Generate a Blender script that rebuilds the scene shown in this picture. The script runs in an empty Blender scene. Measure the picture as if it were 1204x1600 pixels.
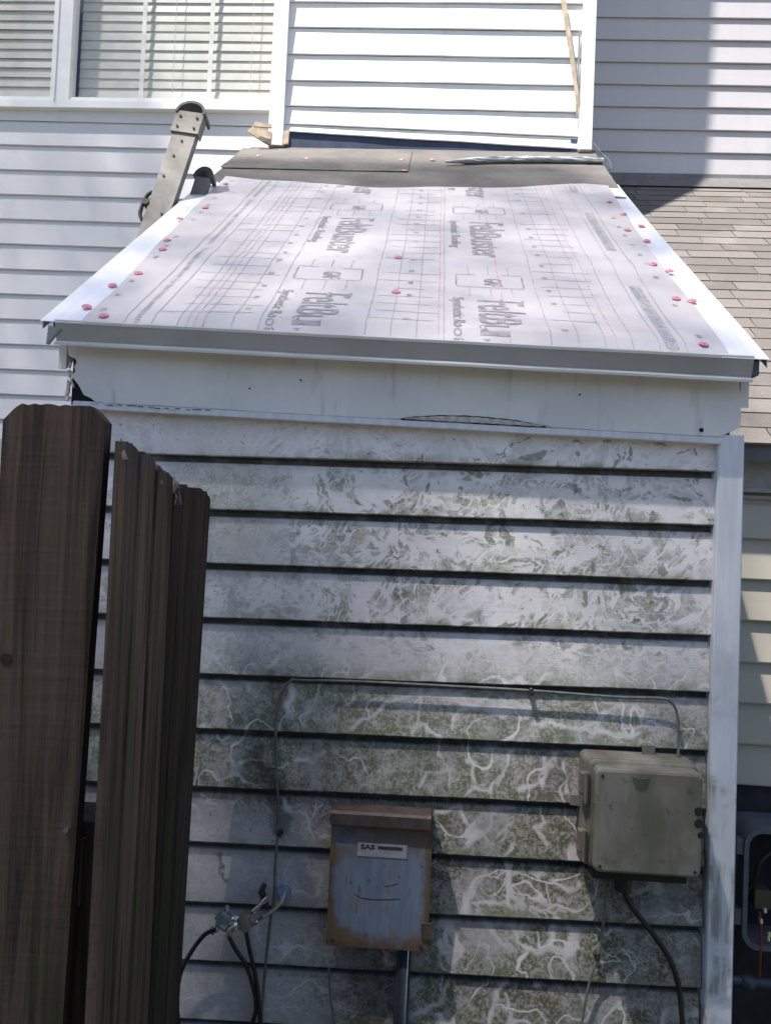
import bpy, math, random
import numpy as np
from mathutils import Vector, Matrix, noise

random.seed(7)
S = bpy.context.scene
COL = S.collection

# ------------------------------------------------------------------ camera
F_PX = 1203.0
YAW, PITCH, ROLL = -0.0503, 0.029, 0.0419
CAM = Vector((0.0267, -1.5661, 1.6))
def cam_axes():
    cy, sy = math.cos(YAW), math.sin(YAW)
    fwd = Vector((sy*math.cos(PITCH), cy*math.cos(PITCH), math.sin(PITCH)))
    r0 = Vector((cy, -sy, 0)); u0 = r0.cross(fwd)
    c, s = math.cos(ROLL), math.sin(ROLL)
    return c*r0 + s*u0, -s*r0 + c*u0, fwd
RIGHT, UP, FWD = cam_axes()
cd = bpy.data.cameras.new('camera'); cam = bpy.data.objects.new('camera', cd); COL.objects.link(cam)
m = Matrix((RIGHT, UP, -FWD)).transposed().to_4x4(); m.translation = CAM
cam.matrix_world = m
cd.sensor_fit = 'VERTICAL'; cd.sensor_height = 24.0; cd.lens = F_PX/1600*24.0
cd.clip_start = 0.02; cd.clip_end = 400
S.camera = cam

# ------------------------------------------------------------------ light
SUN_TRAVEL = Vector((1.10, 1.0, -3.5)).normalized()
w = bpy.data.worlds.new('World'); S.world = w; w.use_nodes = True
nt = w.node_tree
sky = nt.nodes.new('ShaderNodeTexSky'); sky.sky_type = 'NISHITA'; sky.sun_disc = False
sky.sun_elevation = math.asin(-SUN_TRAVEL.z)
sky.sun_rotation = math.atan2(-SUN_TRAVEL.x, -SUN_TRAVEL.y)
sky.air_density = 1.0; sky.dust_density = 1.2
bg = nt.nodes['Background']; bg.inputs['Strength'].default_value = 0.078
hs = nt.nodes.new('ShaderNodeHueSaturation'); hs.inputs['Saturation'].default_value = 1.1
nt.links.new(sky.outputs[0], hs.inputs['Color']); nt.links.new(hs.outputs[0], bg.inputs[0])
ld = bpy.data.lights.new('sun', 'SUN'); ld.energy = 5.0; ld.angle = math.radians(1.0); ld.color = (1, .955, .89)
sun = bpy.data.objects.new('sun', ld); COL.objects.link(sun)
sun.rotation_euler = SUN_TRAVEL.to_track_quat('-Z', 'Y').to_euler(); sun.location = (-6, -6, 18)
S.view_settings.view_transform = 'Standard'; S.view_settings.look = 'None'
S.view_settings.gamma = 1.0; S.view_settings.exposure = 1.2
S.cycles.max_bounces = 8; S.cycles.use_denoising = True
try: S.cycles.denoiser = 'OPENIMAGEDENOISE'
except Exception: pass

# ------------------------------------------------------------------ helpers
def ray(px, py):
    return (RIGHT*((px-602)/F_PX) - UP*((py-800)/F_PX) + FWD)
def at(px, py, Y):
    d = ray(px, py); t = (Y-CAM.y)/d.y
    return CAM + d*t
RN = Vector((.0243, -.736, 1.0))
def zroof(x, y): return 1.984 - .0243*x*max(0,1-(y+.07)/1.6) + .722*(y+.07)
def atroof(px, py):
    d = ray(px, py); o = Vector((0, -.07, 1.988)); t = ((o-CAM).dot(RN))/d.dot(RN)
    for _ in range(12):
        p = CAM+d*t; t += (zroof(p.x,p.y)-p.z)/(d.z-.722*d.y)
    return CAM + d*t

class MB:
    def __init__(s): s.v=[]; s.f=[]; s.m=[]
    def poly(s, pts, mi=0):
        i=len(s.v); s.v += [tuple(p) for p in pts]; s.f.append(tuple(range(i,i+len(pts)))); s.m.append(mi)
    def grid(s, rows, mi=0, closed=False):
        i=len(s.v); n=len(rows[0])
        for r in rows: s.v += [tuple(p) for p in r]
        for a in range(len(rows)-1):
            for b in range(n if closed else n-1):
                c=(b+1)%n
                s.f.append((i+a*n+b, i+a*n+c, i+(a+1)*n+c, i+(a+1)*n+b)); s.m.append(mi)
        return i
    def box(s, x0,x1,y0,y1,z0,z1, mi=0, M=None):
        i=len(s.v)
        P=[Vector((x,y,z)) for z in (z0,z1) for y in (y0,y1) for x in (x0,x1)]
        if M: P=[M@p for p in P]
        s.v += [tuple(p) for p in P]
        for f in ((0,2,3,1),(4,5,7,6),(0,1,5,4),(2,6,7,3),(0,4,6,2),(1,3,7,5)):
            s.f.append(tuple(i+k for k in f)); s.m.append(mi)
    def rbox(s, x0,x1,y0,y1,z0,z1, r, n=4, mi=0, M=None):
        # box with its vertical-plane (xz) outline rounded, extruded along y, small chamfer at the front (y0)
        def ring(y, ins):
            out=[]
            rr=max(r-ins, .0008)
            for cx,cz,a0 in ((x1-r,z1-r,0),(x0+r,z1-r,90),(x0+r,z0+r,180),(x1-r,z0+r,270)):
                for k in range(n+1):
                    a=math.radians(a0+90*k/n); out.append(Vector((cx+rr*math.cos(a), y, cz+rr*math.sin(a))))
            return [M@p for p in out] if M else out
        ch=min(r*.5,.006)
        rings=[ring(y1,0), ring(y0+ch,0), ring(y0+ch*.3,ch*.3), ring(y0,ch)]
        i=s.grid(rings, mi, closed=True); k=len(rings[0])
        s.f.append(tuple(i+3*k+j for j in range(k))); s.m.append(mi)
        s.f.append(tuple(i+k-1-j for j in range(k))); s.m.append(mi)
    def tube(s, pts, r, n=8, mi=0, taper=None, smooth=True):
        pts=[Vector(p) for p in pts]
        if smooth and len(pts)>2:
            q=[]
            for a in range(len(pts)-1):
                p0=pts[max(a-1,0)];p1=pts[a];p2=pts[a+1];p3=pts[min(a+2,len(pts)-1)]
                for k in range(6):
                    t=k/6
                    q.append(.5*((2*p1)+(-p0+p2)*t+(2*p0-5*p1+4*p2-p3)*t*t+(-p0+3*p1-3*p2+p3)*t**3))
            q.append(pts[-1]); pts=q
        rows=[]; side=None
        for a,p in enumerate(pts):
            d=(pts[min(a+1,len(pts)-1)]-pts[max(a-1,0)]).normalized()
            if side is None: side=d.orthogonal().normalized()
            side=(side-d*side.dot(d)).normalized(); up=d.cross(side)
            rr=r if taper is None else r+(taper-r)*a/(len(pts)-1)
            rows.append([p+side*rr*math.cos(2*math.pi*k/n)+up*rr*math.sin(2*math.pi*k/n) for k in range(n)])
        i=s.grid(rows, mi, closed=True)
        s.f.append(tuple(i+n-1-k for k in range(n))); s.m.append(mi)
        b=i+(len(rows)-1)*n
        s.f.append(tuple(b+k for k in range(n))); s.m.append(mi)
    def build(s, name, mats, parent=None, smooth=False):
        me=bpy.data.meshes.new(name); me.from_pydata(s.v, [], s.f)
        if not isinstance(mats,(list,tuple)): mats=[mats]
        for mm in mats: me.materials.append(mm)
        me.polygons.foreach_set('material_index', s.m)
        if smooth: me.polygons.foreach_set('use_smooth',[True]*len(me.polygons))
        me.update()
        o=bpy.data.objects.new(name, me); COL.objects.link(o)
        if parent is not None:
            o.parent=parent; o.matrix_parent_inverse = parent_inv(parent)
        return o
def parent_inv(p):
    M=Matrix.Identity(4); q=p
    while q is not None:
        M = q.matrix_parent_inverse @ Matrix.Translation(q.location) @ M if q.parent else Matrix.Translation(q.location) @ M
        q=q.parent
    return M.inverted()
def thing(name, label, cat, loc=(0,0,0), group=None):
    o=bpy.data.objects.new(name,None); COL.objects.link(o); o.location=loc; o.empty_display_size=.05
    return tag(o,label,cat,group)
def tag(o,label,cat,group=None):
    o['label']=label; o['category']=cat
    if group: o['group']=group
    return o

# ------------------------------------------------------------------ node helpers
class N:
    def __init__(s, name, rough=.6, metal=0, spec=.4):
        s.mat=bpy.data.materials.new(name); s.mat.use_nodes=True; s.t=s.mat.node_tree
        s.b=s.t.nodes['Principled BSDF']; s.b.inputs['Roughness'].default_value=rough
        s.b.inputs['Metallic'].default_value=metal; s.b.inputs['Specular IOR Level'].default_value=spec
        s.geo=s.t.nodes.new('ShaderNodeNewGeometry'); s.P=s.geo.outputs['Position']
    def L(s,a,b):
        if isinstance(a,(int,float)): b.default_value=a
        elif isinstance(a,tuple): b.default_value=a if len(a)==len(b.default_value) else (*a,1)
        else: s.t.links.new(a,b)
    def math(s,op,a,b=0.,c=None,clamp=False):
        n=s.t.nodes.new('ShaderNodeMath'); n.operation=op; n.use_clamp=clamp
        s.L(a,n.inputs[0]); s.L(b,n.inputs[1])
        if c is not None: s.L(c,n.inputs[2])
        return n.outputs[0]
    def map(s,scale=(1,1,1),loc=(0,0,0),rot=(0,0,0),src=None):
        n=s.t.nodes.new('ShaderNodeMapping'); n.inputs['Scale'].default_value=scale; n.inputs['Location'].default_value=loc
        n.inputs['Rotation'].default_value=rot
        s.L(src or s.P,n.inputs['Vector']); return n.outputs[0]
    def noise(s,scale=5,detail=3,rough=.5,dist=0,vec=None):
        n=s.t.nodes.new('ShaderNodeTexNoise'); n.inputs['Scale'].default_value=scale; n.inputs['Detail'].default_value=detail
        n.inputs['Roughness'].default_value=rough; n.inputs['Distortion'].default_value=dist
        s.L(vec or s.P,n.inputs['Vector']); return n.outputs['Fac']
    def voro(s,scale=5,vec=None,feature='F1',out='Distance'):
        n=s.t.nodes.new('ShaderNodeTexVoronoi'); n.feature=feature; n.inputs['Scale'].default_value=scale
        s.L(vec or s.P,n.inputs['Vector']); return n.outputs[out]
    def step(s,v,a,b,lo=0.,hi=1.):
        n=s.t.nodes.new('ShaderNodeMapRange'); n.interpolation_type='SMOOTHSTEP'
        s.L(v,n.inputs['Value']); n.inputs['From Min'].default_value=a; n.inputs['From Max'].default_value=b
        n.inputs['To Min'].default_value=lo; n.inputs['To Max'].default_value=hi; return n.outputs[0]
    def mix(s,f,a,b):
        n=s.t.nodes.new('ShaderNodeMix'); n.data_type='RGBA'; s.L(f,n.inputs['Factor']); s.L(a,n.inputs['A']); s.L(b,n.inputs['B'])
        return n.outputs['Result']
    def mul(s,a,b):
        n=s.t.nodes.new('ShaderNodeMix'); n.data_type='RGBA'; n.blend_type='MULTIPLY'; n.inputs['Factor'].default_value=1
        s.L(a,n.inputs['A']); s.L(b,n.inputs['B']); return n.outputs['Result']
    def comb(s,x,y,z):
        n=s.t.nodes.new('ShaderNodeCombineXYZ'); s.L(x,n.inputs[0]); s.L(y,n.inputs[1]); s.L(z,n.inputs[2]); return n.outputs[0]
    def sep(s,v=None):
        n=s.t.nodes.new('ShaderNodeSeparateXYZ'); s.L(v or s.P,n.inputs[0]); return n.outputs
    def color(s,c): s.L(c,s.b.inputs['Base Color']); return s
    def rough(s,v): s.L(v,s.b.inputs['Roughness']); return s
    def bump(s,h,strength=.3,dist=.002):
        n=s.t.nodes.new('ShaderNodeBump'); n.inputs['Strength'].default_value=strength; n.inputs['Distance'].default_value=dist
        s.L(h,n.inputs['Height']); s.t.links.new(n.outputs[0],s.b.inputs['Normal']); return s

def plain(name, c, rough=.6, metal=0, var=.12, scale=20, spec=.4, bump=.0):
    n=N(name,rough,metal,spec); k=n.noise(scale,4,.6)
    lo=tuple(v*(1-var) for v in c); hi=tuple(min(1,v*(1+var)) for v in c)
    n.color(n.mix(n.step(k,.3,.7),lo,hi))
    if bump: n.bump(k,bump,.002)
    return n.mat

# clean vinyl
def vinyl(name, c, dirt=.15):
    n=N(name,.45); big=n.noise(2.5,4,.6); st=n.noise(1,4,.6,0,n.map((14,14,1.3)))
    col=n.mix(n.step(big,.35,.75), tuple(v*(1-dirt) for v in c), c)
    col=n.mix(n.math('MULTIPLY',n.step(st,.52,.75),.25), col, tuple(v*.62 for v in c))
    n.color(col)
    comb=n.noise(1,3,.6,0,n.map((12,12,420)))
    n.bump(comb,.10,.001)
    return n.mat
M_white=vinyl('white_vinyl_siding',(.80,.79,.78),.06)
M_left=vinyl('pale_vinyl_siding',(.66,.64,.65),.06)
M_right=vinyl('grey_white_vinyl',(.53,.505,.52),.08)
M_cream=vinyl('cream_clapboard',(.43,.395,.335),.12)
M_trimw=plain('white_trim',(.80,.79,.78),.4,0,.05,8)

# algae covered siding
def algae():
    n=N('algae_stained_paint',.62,0,.3)
    X,Y_,Z=n.sep()
    flat=n.comb(X,0.,Z)
    fine=n.noise(60,3,.6,0,flat)                       # ragged edges everywhere
    jit=n.math('MULTIPLY',n.math('SUBTRACT',fine,.5),.020)
    wx=n.noise(6,2,.5,0,flat); wz=n.noise(6,2,.5,0,n.map((1,1,1),(4.3,1.7,9.1),(0,0,0),flat))
    warp=n.comb(n.math('ADD',n.math('MULTIPLY_ADD',wx,.13,X),jit),0.,n.math('ADD',n.math('MULTIPLY_ADD',wz,.13,Z),jit))
    big=n.noise(2.6,3,.55,0,n.map((1,1,1),(2.2,0,5.5),(0,0,0),flat))
    med=n.noise(9,5,.65,0,flat)
    right=n.step(X,-.50,.05); up=n.step(Z,1.30,1.42); low=n.step(Z,1.38,1.20); vlow=n.step(Z,1.22,1.02)
    reg=n.noise(3.2,2,.5,0,n.map((1,1,1),(7.7,0,1.5),(0,0,0),flat))
    regm=n.step(n.math('MULTIPLY_ADD',right,.16,reg),.44,.62)
    # pale wandering trails (contours of a warped noise), ragged and of uneven width
    n1=n.noise(9.5,1.2,.5,.25,warp); n2=n.noise(19,1.5,.5,.3,n.map((1,1,1),(3,0,5),(0,0,0),warp)); n3=n.noise(30,1.5,.5,.3,n.map((1,1,1),(9,0,2),(0,0,0),warp))
    wv=n.step(n.noise(11,2,.5,0,n.map((1,1,1),(1,0,8),(0,0,0),flat)),.3,.7,.35,1.25)
    def contour(nn,c,w): return n.step(n.math('DIVIDE',n.math('ABSOLUTE',n.math('SUBTRACT',nn,c)),wv),w*.30,w*1.15,1,0)
    t1=contour(n1,.5,.019); t2=contour(n2,.47,.028); t3=contour(n3,.5,.060)
    gap=n.step(n.noise(8,2,.5,0,n.map((1,1,1),(5,0,3),(0,0,0),flat)),.40,.50)
    tl=n.math('MULTIPLY',n.math('MAXIMUM',n.math('MULTIPLY',t1,gap),n.math('MULTIPLY',t2,n.math('MULTIPLY',n.step(reg,.56,.66),.8))),regm)
    # upper courses: dense fine grazing that leaves islands of film
    tu=n.math('MAXIMUM',n.math('MAXIMUM',t2,n.math('MULTIPLY',t3,.9)),n.step(n.noise(15,3,.6,.2,warp),.50,.56))
    tu=n.math('MULTIPLY',tu,n.step(n.math('MULTIPLY_ADD',right,.16,reg),.40,.56))
    clean=n.math('MAXIMUM',n.math('MULTIPLY',tu,up),n.math('MULTIPLY',tl,n.math('MULTIPLY_ADD',up,-.6,1.)),clamp=True)
    tr=n.t.nodes.new('ShaderNodeAttribute'); tr.attribute_name='trail'
    clean=n.math('MAXIMUM',clean,tr.outputs['Fac'],clamp=True)
    # film density
    dens=n.math('MULTIPLY_ADD',low,.42,n.math('MULTIPLY_ADD',right,.16,.44))
    dens=n.math('ADD',dens,n.math('MULTIPLY_ADD',big,1.9,-.86),clamp=True)
    topband=n.step(Z,1.70,1.78,1.,.45); dens=n.math('MULTIPLY',dens,topband)
    lb=n.math('MULTIPLY',n.step(X,-.02,-.26),n.step(Z,1.10,.98))
    dens=n.math('MULTIPLY',dens,n.math('MULTIPLY_ADD',lb,-.62,1.),clamp=True)
    dens=n.math('MULTIPLY',dens,n.step(med,.25,.60,.45,1.05),clamp=True)
    # speckle: the film is made of tiny colonies sitting in the embossed grain
    combn=n.noise(1,2,.5,0,n.map((9,1,330),(0,0,0),(0,0,0),flat)); spk=n.noise(150,2,.6,0,flat)
    tex=n.step(n.math('MULTIPLY_ADD',spk,.45,n.math('MULTIPLY',n.noise(45,4,.7,.4,flat),.55)),.38,.62)
    dens2=n.math('MULTIPLY',dens,n.math('MULTIPLY_ADD',tex,.55,.60),clamp=True)
    film=n.math('MULTIPLY',dens2,n.math('MULTIPLY_ADD',n.math('MULTIPLY',clean,n.step(spk,.28,.5,.72,1.)),-.84,1.),clamp=True)
    paint=n.mix(n.step(med,.3,.7),(.63,.585,.59),(.77,.715,.715))
    paint=n.mix(n.math('MULTIPLY',vlow,n.step(med,.2,.7,.65,.25)),paint,(.22,.21,.22))  # paint darkened low down: partly grime, partly shade falloff put into the colour
    gsel=n.step(n.noise(4.5,4,.65,0,n.map((1,1,1),(3.1,0,8.),(0,0,0),flat)),.33,.56)
    ahi=n.mix(gsel,(.215,.205,.175),(.20,.208,.145)); alo=n.mix(gsel,(.062,.053,.042),(.082,.082,.042))
    acol=n.mix(n.math('MULTIPLY_ADD',vlow,.62,n.math('MULTIPLY',low,.30)),ahi,alo)  # film also darker low down, carrying the same shade falloff
    col=n.mix(film,paint,acol)
    sp=n.noise(70,3,.6,0,flat); spm=n.math('MULTIPLY',n.step(sp,.63,.70),n.step(big,.40,.56))
    col=n.mix(n.math('MULTIPLY',spm,.7),col,(.06,.06,.045))
    # darker olive scabs among the grazed patches, upper right
    sc=n.math('MULTIPLY',n.math('MULTIPLY',n.step(n.noise(34,3,.6,.3,warp),.60,.64),right),up)
    col=n.mix(n.math('MULTIPLY',sc,.7),col,(.12,.13,.085))
    ed=n.t.nodes.new('ShaderNodeAttribute'); ed.attribute_name='edge'
    eg=n.math('MULTIPLY',ed.outputs['Fac'],n.step(n.noise(12,4,.7,0,flat),.44,.64))
    col=n.mix(n.math('MULTIPLY',eg,n.math('MULTIPLY_ADD',right,.45,.25)),col,(.12,.145,.06))
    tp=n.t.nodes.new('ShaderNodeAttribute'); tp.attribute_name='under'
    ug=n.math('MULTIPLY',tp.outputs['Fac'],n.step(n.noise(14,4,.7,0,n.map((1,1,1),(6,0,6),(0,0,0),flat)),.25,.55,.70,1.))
    col=n.mix(n.math('MULTIPLY',ug,.93),col,(.028,.027,.022))  # lap grime, deepened to paint in the shadow band below each lap
    dk=n.t.nodes.new('ShaderNodeAttribute'); dk.attribute_name='stain_shade'
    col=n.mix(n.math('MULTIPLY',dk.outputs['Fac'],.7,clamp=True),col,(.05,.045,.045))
    n.color(col)
    h=n.math('ADD',n.math('MULTIPLY',combn,.6),n.math('MULTIPLY',film,.5))
    n.bump(h,.45,.0014)
    return n.mat
M_algae=algae()

def post_mat():
    n=N('mildewed_white_post',.55); X,Y_,Z=n.sep()
    k=n.noise(9,4,.6,.5); s=n.noise(1,3,.6,0,n.map((60,60,6)))
    low=n.step(Z,1.55,1.1)
    m=n.math('MULTIPLY',n.math('MULTIPLY',n.step(k,.44,.62),n.step(s,.38,.60)),low)
    col=n.mix(n.math('MULTIPLY',m,.8),n.mix(n.step(s,.3,.7),(.52,.53,.58),(.60,.61,.66)),(.17,.18,.13))
    n.color(col).bump(s,.2,.001); return n.mat
M_post=post_mat()
def fascia_mat():
    n=N('weathered_grey_paint',.6); k=n.noise(5,5,.6); g=n.noise(1,4,.6,0,n.map((7,7,60)))
    v=n.noise(1,4,.6,0,n.map((30,30,5)))
    col=n.mix(n.step(k,.3,.7),(.54,.53,.535),(.64,.625,.625))
    col=n.mix(n.math('MULTIPLY',n.step(g,.58,.75),.35),col,(.60,.60,.60))
    col=n.mix(n.math('MULTIPLY',n.step(v,.56,.74),.35),col,(.20,.21,.18))
    n.color(col).bump(n.math('ADD',g,k),.35,.0015); return n.mat
M_fascia=fascia_mat()
M_metal=plain('grey_painted_metal',(.26,.265,.27),.42,.25,.10,6)
M_metal_edge=plain('bare_metal_edge',(.46,.48,.49),.35,.3,.08,9)
def flash_mat():
    n=N('white_flashing',.38,.15); k=n.noise(1,3,.6,0,n.map((70,2.0,3))); b=n.noise(5,3,.5)
    n.color(n.mix(n.math('MULTIPLY',n.step(k,.5,.7),.25),n.mix(n.step(b,.3,.7),(.74,.74,.80),(.82,.82,.87)),(.50,.50,.55))).bump(b,.1,.002); return n.mat
M_flash=flash_mat()
def felt_mat():
    n=N('grey_felt_sheet',.55,0,.35); X,Y_,Z=n.sep()
    b=n.noise(3,4,.6); weave=n.noise(1,2,.5,0,n.map((40,160,160))); blot=n.noise(6,3,.6,.6)
    col=n.mix(n.step(b,.3,.7),(.49,.45,.455),(.55,.51,.515))
    col=n.mix(n.math('MULTIPLY',n.step(blot,.55,.75),.3),col,(.52,.40,.43))
    lav=n.noise(1,3,.6,.3,n.map((3,14,14),(5,2,1))); col=n.mix(n.math('MULTIPLY',n.step(lav,.56,.72),.35),col,(.42,.43,.56))
    n.color(col).bump(n.math('ADD',weave,b),.12,.001); return n.mat
M_felt=felt_mat()
M_ink=plain('grey_print',(.285,.26,.275),.6,0,.25,60)
M_inkl=plain('faint_grey_print',(.36,.34,.365),.6,0,.2,60)
M_inkv=plain('very_faint_print',(.43,.41,.45),.6,0,.12,60)
M_red=plain('faint_red_print',(.56,.34,.39),.6,0,.25,60)
M_nail=plain('pink_red_plastic',(.68,.22,.29),.4,0,.08,60)
M_nailhead=plain('steel_nail_head',(.45,.43,.43),.4,.6,.1,60)
def under_mat():
    n=N('dark_underlayment',.8); b=n.noise(6,5,.65); g=n.noise(140,2,.6)
    col=n.mix(n.step(b,.3,.7),(.085,.078,.075),(.14,.125,.115)); col=n.mix(n.math('MULTIPLY',n.step(g,.5,.7),.4),col,(.20,.18,.16))
    n.color(col).bump(n.math('ADD',b,n.math('MULTIPLY',g,.4)),.4,.003); return n.mat
M_under=under_mat()
M_navy=plain('navy_membrane',(.035,.045,.085),.45,0,.2,12)
M_foil=plain('crumpled_foil',(.72,.76,.80),.28,.6,.1,40,bump=.6)
def shingle_mat():
    n=N('tan_grey_shingle',.9,0,.2)
    at_=n.t.nodes.new('ShaderNodeAttribute'); at_.attribute_name='tone'
    g=n.noise(260,2,.7); b=n.noise(5,4,.6)
    base=n.mix(at_.outputs['Fac'],(.145,.130,.120),(.215,.192,.176))
    col=n.mix(n.step(g,.35,.65),tuple([0,0,0]) if 0 else n.mul(base,(.72,.72,.74,1)),base)
    col=n.mix(n.math('MULTIPLY',n.step(b,.5,.75),.3),col,(.30,.27,.24))
    n.color(col).bump(g,.6,.003); return n.mat
M_shingle=shingle_mat()
def fence_mat():
    n=N('weathered_brown_wood',.8,0,.25)
    tc=n.t.nodes.new('ShaderNodeTexCoord'); O=tc.outputs['Object']
    at_=n.t.nodes.new('ShaderNodeAttribute'); at_.attribute_type='OBJECT'; at_.attribute_name='offset'
    o=n.t.nodes.new('ShaderNodeVectorMath'); o.operation='ADD'; n.L(n.P,o.inputs[0]); n.L(at_.outputs['Vector'],o.inputs[1]); V=o.outputs[0]
    g=n.noise(1,5,.65,1.3,n.map((34,34,1.6),(0,0,0),(0,0,0),V)); f=n.noise(1,3,.6,.2,n.map((170,170,5),(0,0,0),(0,0,0),V))
    blot=n.noise(1,4,.6,0,n.map((9,9,2.4),(3,1,2),(0,0,0),V)); saw=n.noise(1,2,.5,0,n.map((8,8,120),(0,0,0),(0,0,0),V))
    col=n.mix(n.step(g,.30,.66),(.020,.013,.0095),(.100,.066,.046))
    col=n.mix(n.math('MULTIPLY',n.step(f,.48,.75),.45),col,(.098,.080,.068))
    col=n.mix(n.math('MULTIPLY',n.step(blot,.50,.68),.55),col,(.046,.048,.020))
    col=n.mix(n.math('MULTIPLY',n.math('MULTIPLY',n.step(saw,.56,.70),n.step(g,.4,.6)),.30),col,(.105,.080,.068))
    tn=n.t.nodes.new('ShaderNodeAttribute'); tn.attribute_type='OBJECT'; tn.attribute_name='tone'
    tv=n.comb(tn.outputs['Fac'],tn.outputs['Fac'],tn.outputs['Fac'])
    X,Y_,Z=n.sep()
    cap=n.math('MULTIPLY',n.step(Z,1.60,1.71),n.step(blot,.35,.6))
    col=n.mix(n.math('MULTIPLY',cap,.7),col,(.018,.016,.022))
    col=n.mul(col,tv)
    n.color(col); n.bump(n.math('ADD',g,n.math('MULTIPLY',n.math('ADD',f,saw),.35)),.8,.004); return n.mat
M_fence=fence_mat()
M_rawwood=plain('splintered_grey_wood',(.20,.155,.135),.85,0,.4,90,bump=.6)
M_tanwood=plain('pale_split_wood',(.50,.40,.30),.75,0,.25,30,bump=.3)
M_rot=plain('rotten_dark_wood',(.012,.009,.012),.9,0,.5,60,bump=.8)
M_peel=plain('peeling_paint_flake',(.44,.43,.40),.7,0,.25,90,bump=.3)
def rust_mat():
    n=N('rusty_grey_paint',.55,.1); X,Y_,Z=n.sep()
    k=n.noise(14,4,.65,.4); v=n.noise(1,4,.6,.3,n.map((60,60,7)))
    x0,x1,z0,z1=RX0,RX1,RZ0,RZ1
    ex=n.math('MINIMUM',n.math('SUBTRACT',X,x0),n.math('SUBTRACT',x1,X)); ezb=n.math('SUBTRACT',Z,z0); ezt=n.math('MULTIPLY',n.math('SUBTRACT',z1,Z),.32)
    e=n.math('MINIMUM',n.math('MINIMUM',ex,n.math('MULTIPLY',ezb,.55)),ezt)
    m=n.step(n.math('MULTIPLY_ADD',n.math('SUBTRACT',k,.5),-.05,e),.003,.022,1,0)
    gray=n.mix(n.step(v,.35,.7),(.115,.145,.205),(.17,.20,.255))
    gray=n.mix(n.math('MULTIPLY',n.step(v,.56,.70),.65),gray,(.05,.06,.055)); bl=n.noise(22,4,.7,.5); gray=n.mix(n.math('MULTIPLY',n.step(bl,.56,.66),.55),gray,(.16,.13,.10)); gray=n.mix(n.math('MULTIPLY',n.step(n.noise(70,3,.7),.64,.70),.8),gray,(.075,.045,.03))
    rust=n.mix(n.step(k,.35,.65),(.075,.046,.032),(.125,.082,.050))
    n.color(n.mix(m,gray,rust)).bump(k,.2,.001); return n.mat
a=at(517,1300,-.055); b=at(668,1483,-.055)
RX0,RX1,RZ0,RZ1=a.x,b.x,at(600,1483,-.055).z,at(600,1284,-.055).z
M_rust=rust_mat()
M_rustlid=plain('red_brown_rust',(.062,.045,.040),.6,.1,.3,30,bump=.2)
M_label=plain('faded_label',(.27,.25,.27),.6,0,.12,80)
M_darkprint=plain('dark_label_print',(.035,.03,.035),.6)
def enc_mat():
    n=N('dirty_beige_plastic',.5); k=n.noise(9,4,.6,.3); v=n.noise(1,4,.6,0,n.map((22,22,4)))
    col=n.mix(n.step(k,.35,.7),(.125,.113,.096),(.20,.185,.158)); col=n.mix(n.math('MULTIPLY',n.step(v,.45,.66),.65),col,(.085,.085,.055))
    sp=n.noise(40,3,.6); col=n.mix(n.math('MULTIPLY',n.step(sp,.62,.7),.6),col,(.07,.06,.05))
    n.color(col).bump(k,.15,.001); return n.mat
M_enc=enc_mat()
M_black=plain('black_rubber',(.012,.012,.014),.45)
M_hole=plain('dark_plug',(.01,.01,.01),.7)
M_coaxw=plain('dirty_white_cable',(.30,.29,.25),.5,0,.25,50)
M_coaxg=plain('weathered_grey_cable',(.11,.115,.10),.55,0,.3,50)
M_chrome=plain('nickel_connector',(.78,.77,.74),.22,.9,.08,60)
M_zinc=plain('zinc_casting',(.30,.33,.33),.45,.5,.15,60)
M_brassy=plain('tan_cast_block',(.24,.22,.17),.5,.3,.2,60)
M_bluecap=plain('blue_grey_sealant',(.17,.24,.33),.5,0,.3,60,bump=.6)
M_screw=plain('rusty_screw',(.05,.04,.035),.5,.4,.3,80)
M_ladder=None
def ladder_mat():
    n=N('scuffed_grey_metal',.5,.35); k=n.noise(12,4,.6); v=n.noise(1,4,.6,.4,n.map((50,50,6)))
    col=n.mix(n.step(k,.3,.7),(.17,.155,.14),(.25,.23,.205)); col=n.mix(n.math('MULTIPLY',n.step(v,.58,.72),.5),col,(.10,.09,.08))
    n.color(col).bump(v,.25,.001); return n.mat
M_ladder=ladder_mat()
M_conduit=plain('grey_blue_conduit',(.035,.045,.065),.4,0,.15,20)
M_darkwall=plain('shade_black',(.02,.02,.024),.85,0,.3,14,bump=.5)  # near-black colour stands in for the shade low on the wall
M_graybox=plain('grey_enclosure_plastic',(.10,.105,.12),.5,0,.15,20)
M_redwire=plain('red_wire',(.18,.02,.02),.5)
M_blind=plain('cream_blind_slat',(.60,.575,.50),.5,0,.06,12)
M_room=plain('dim_room_wall',(.14,.15,.19),.8)
M_steel=plain('fence_screw_steel',(.4,.38,.35),.35,.8)
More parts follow.
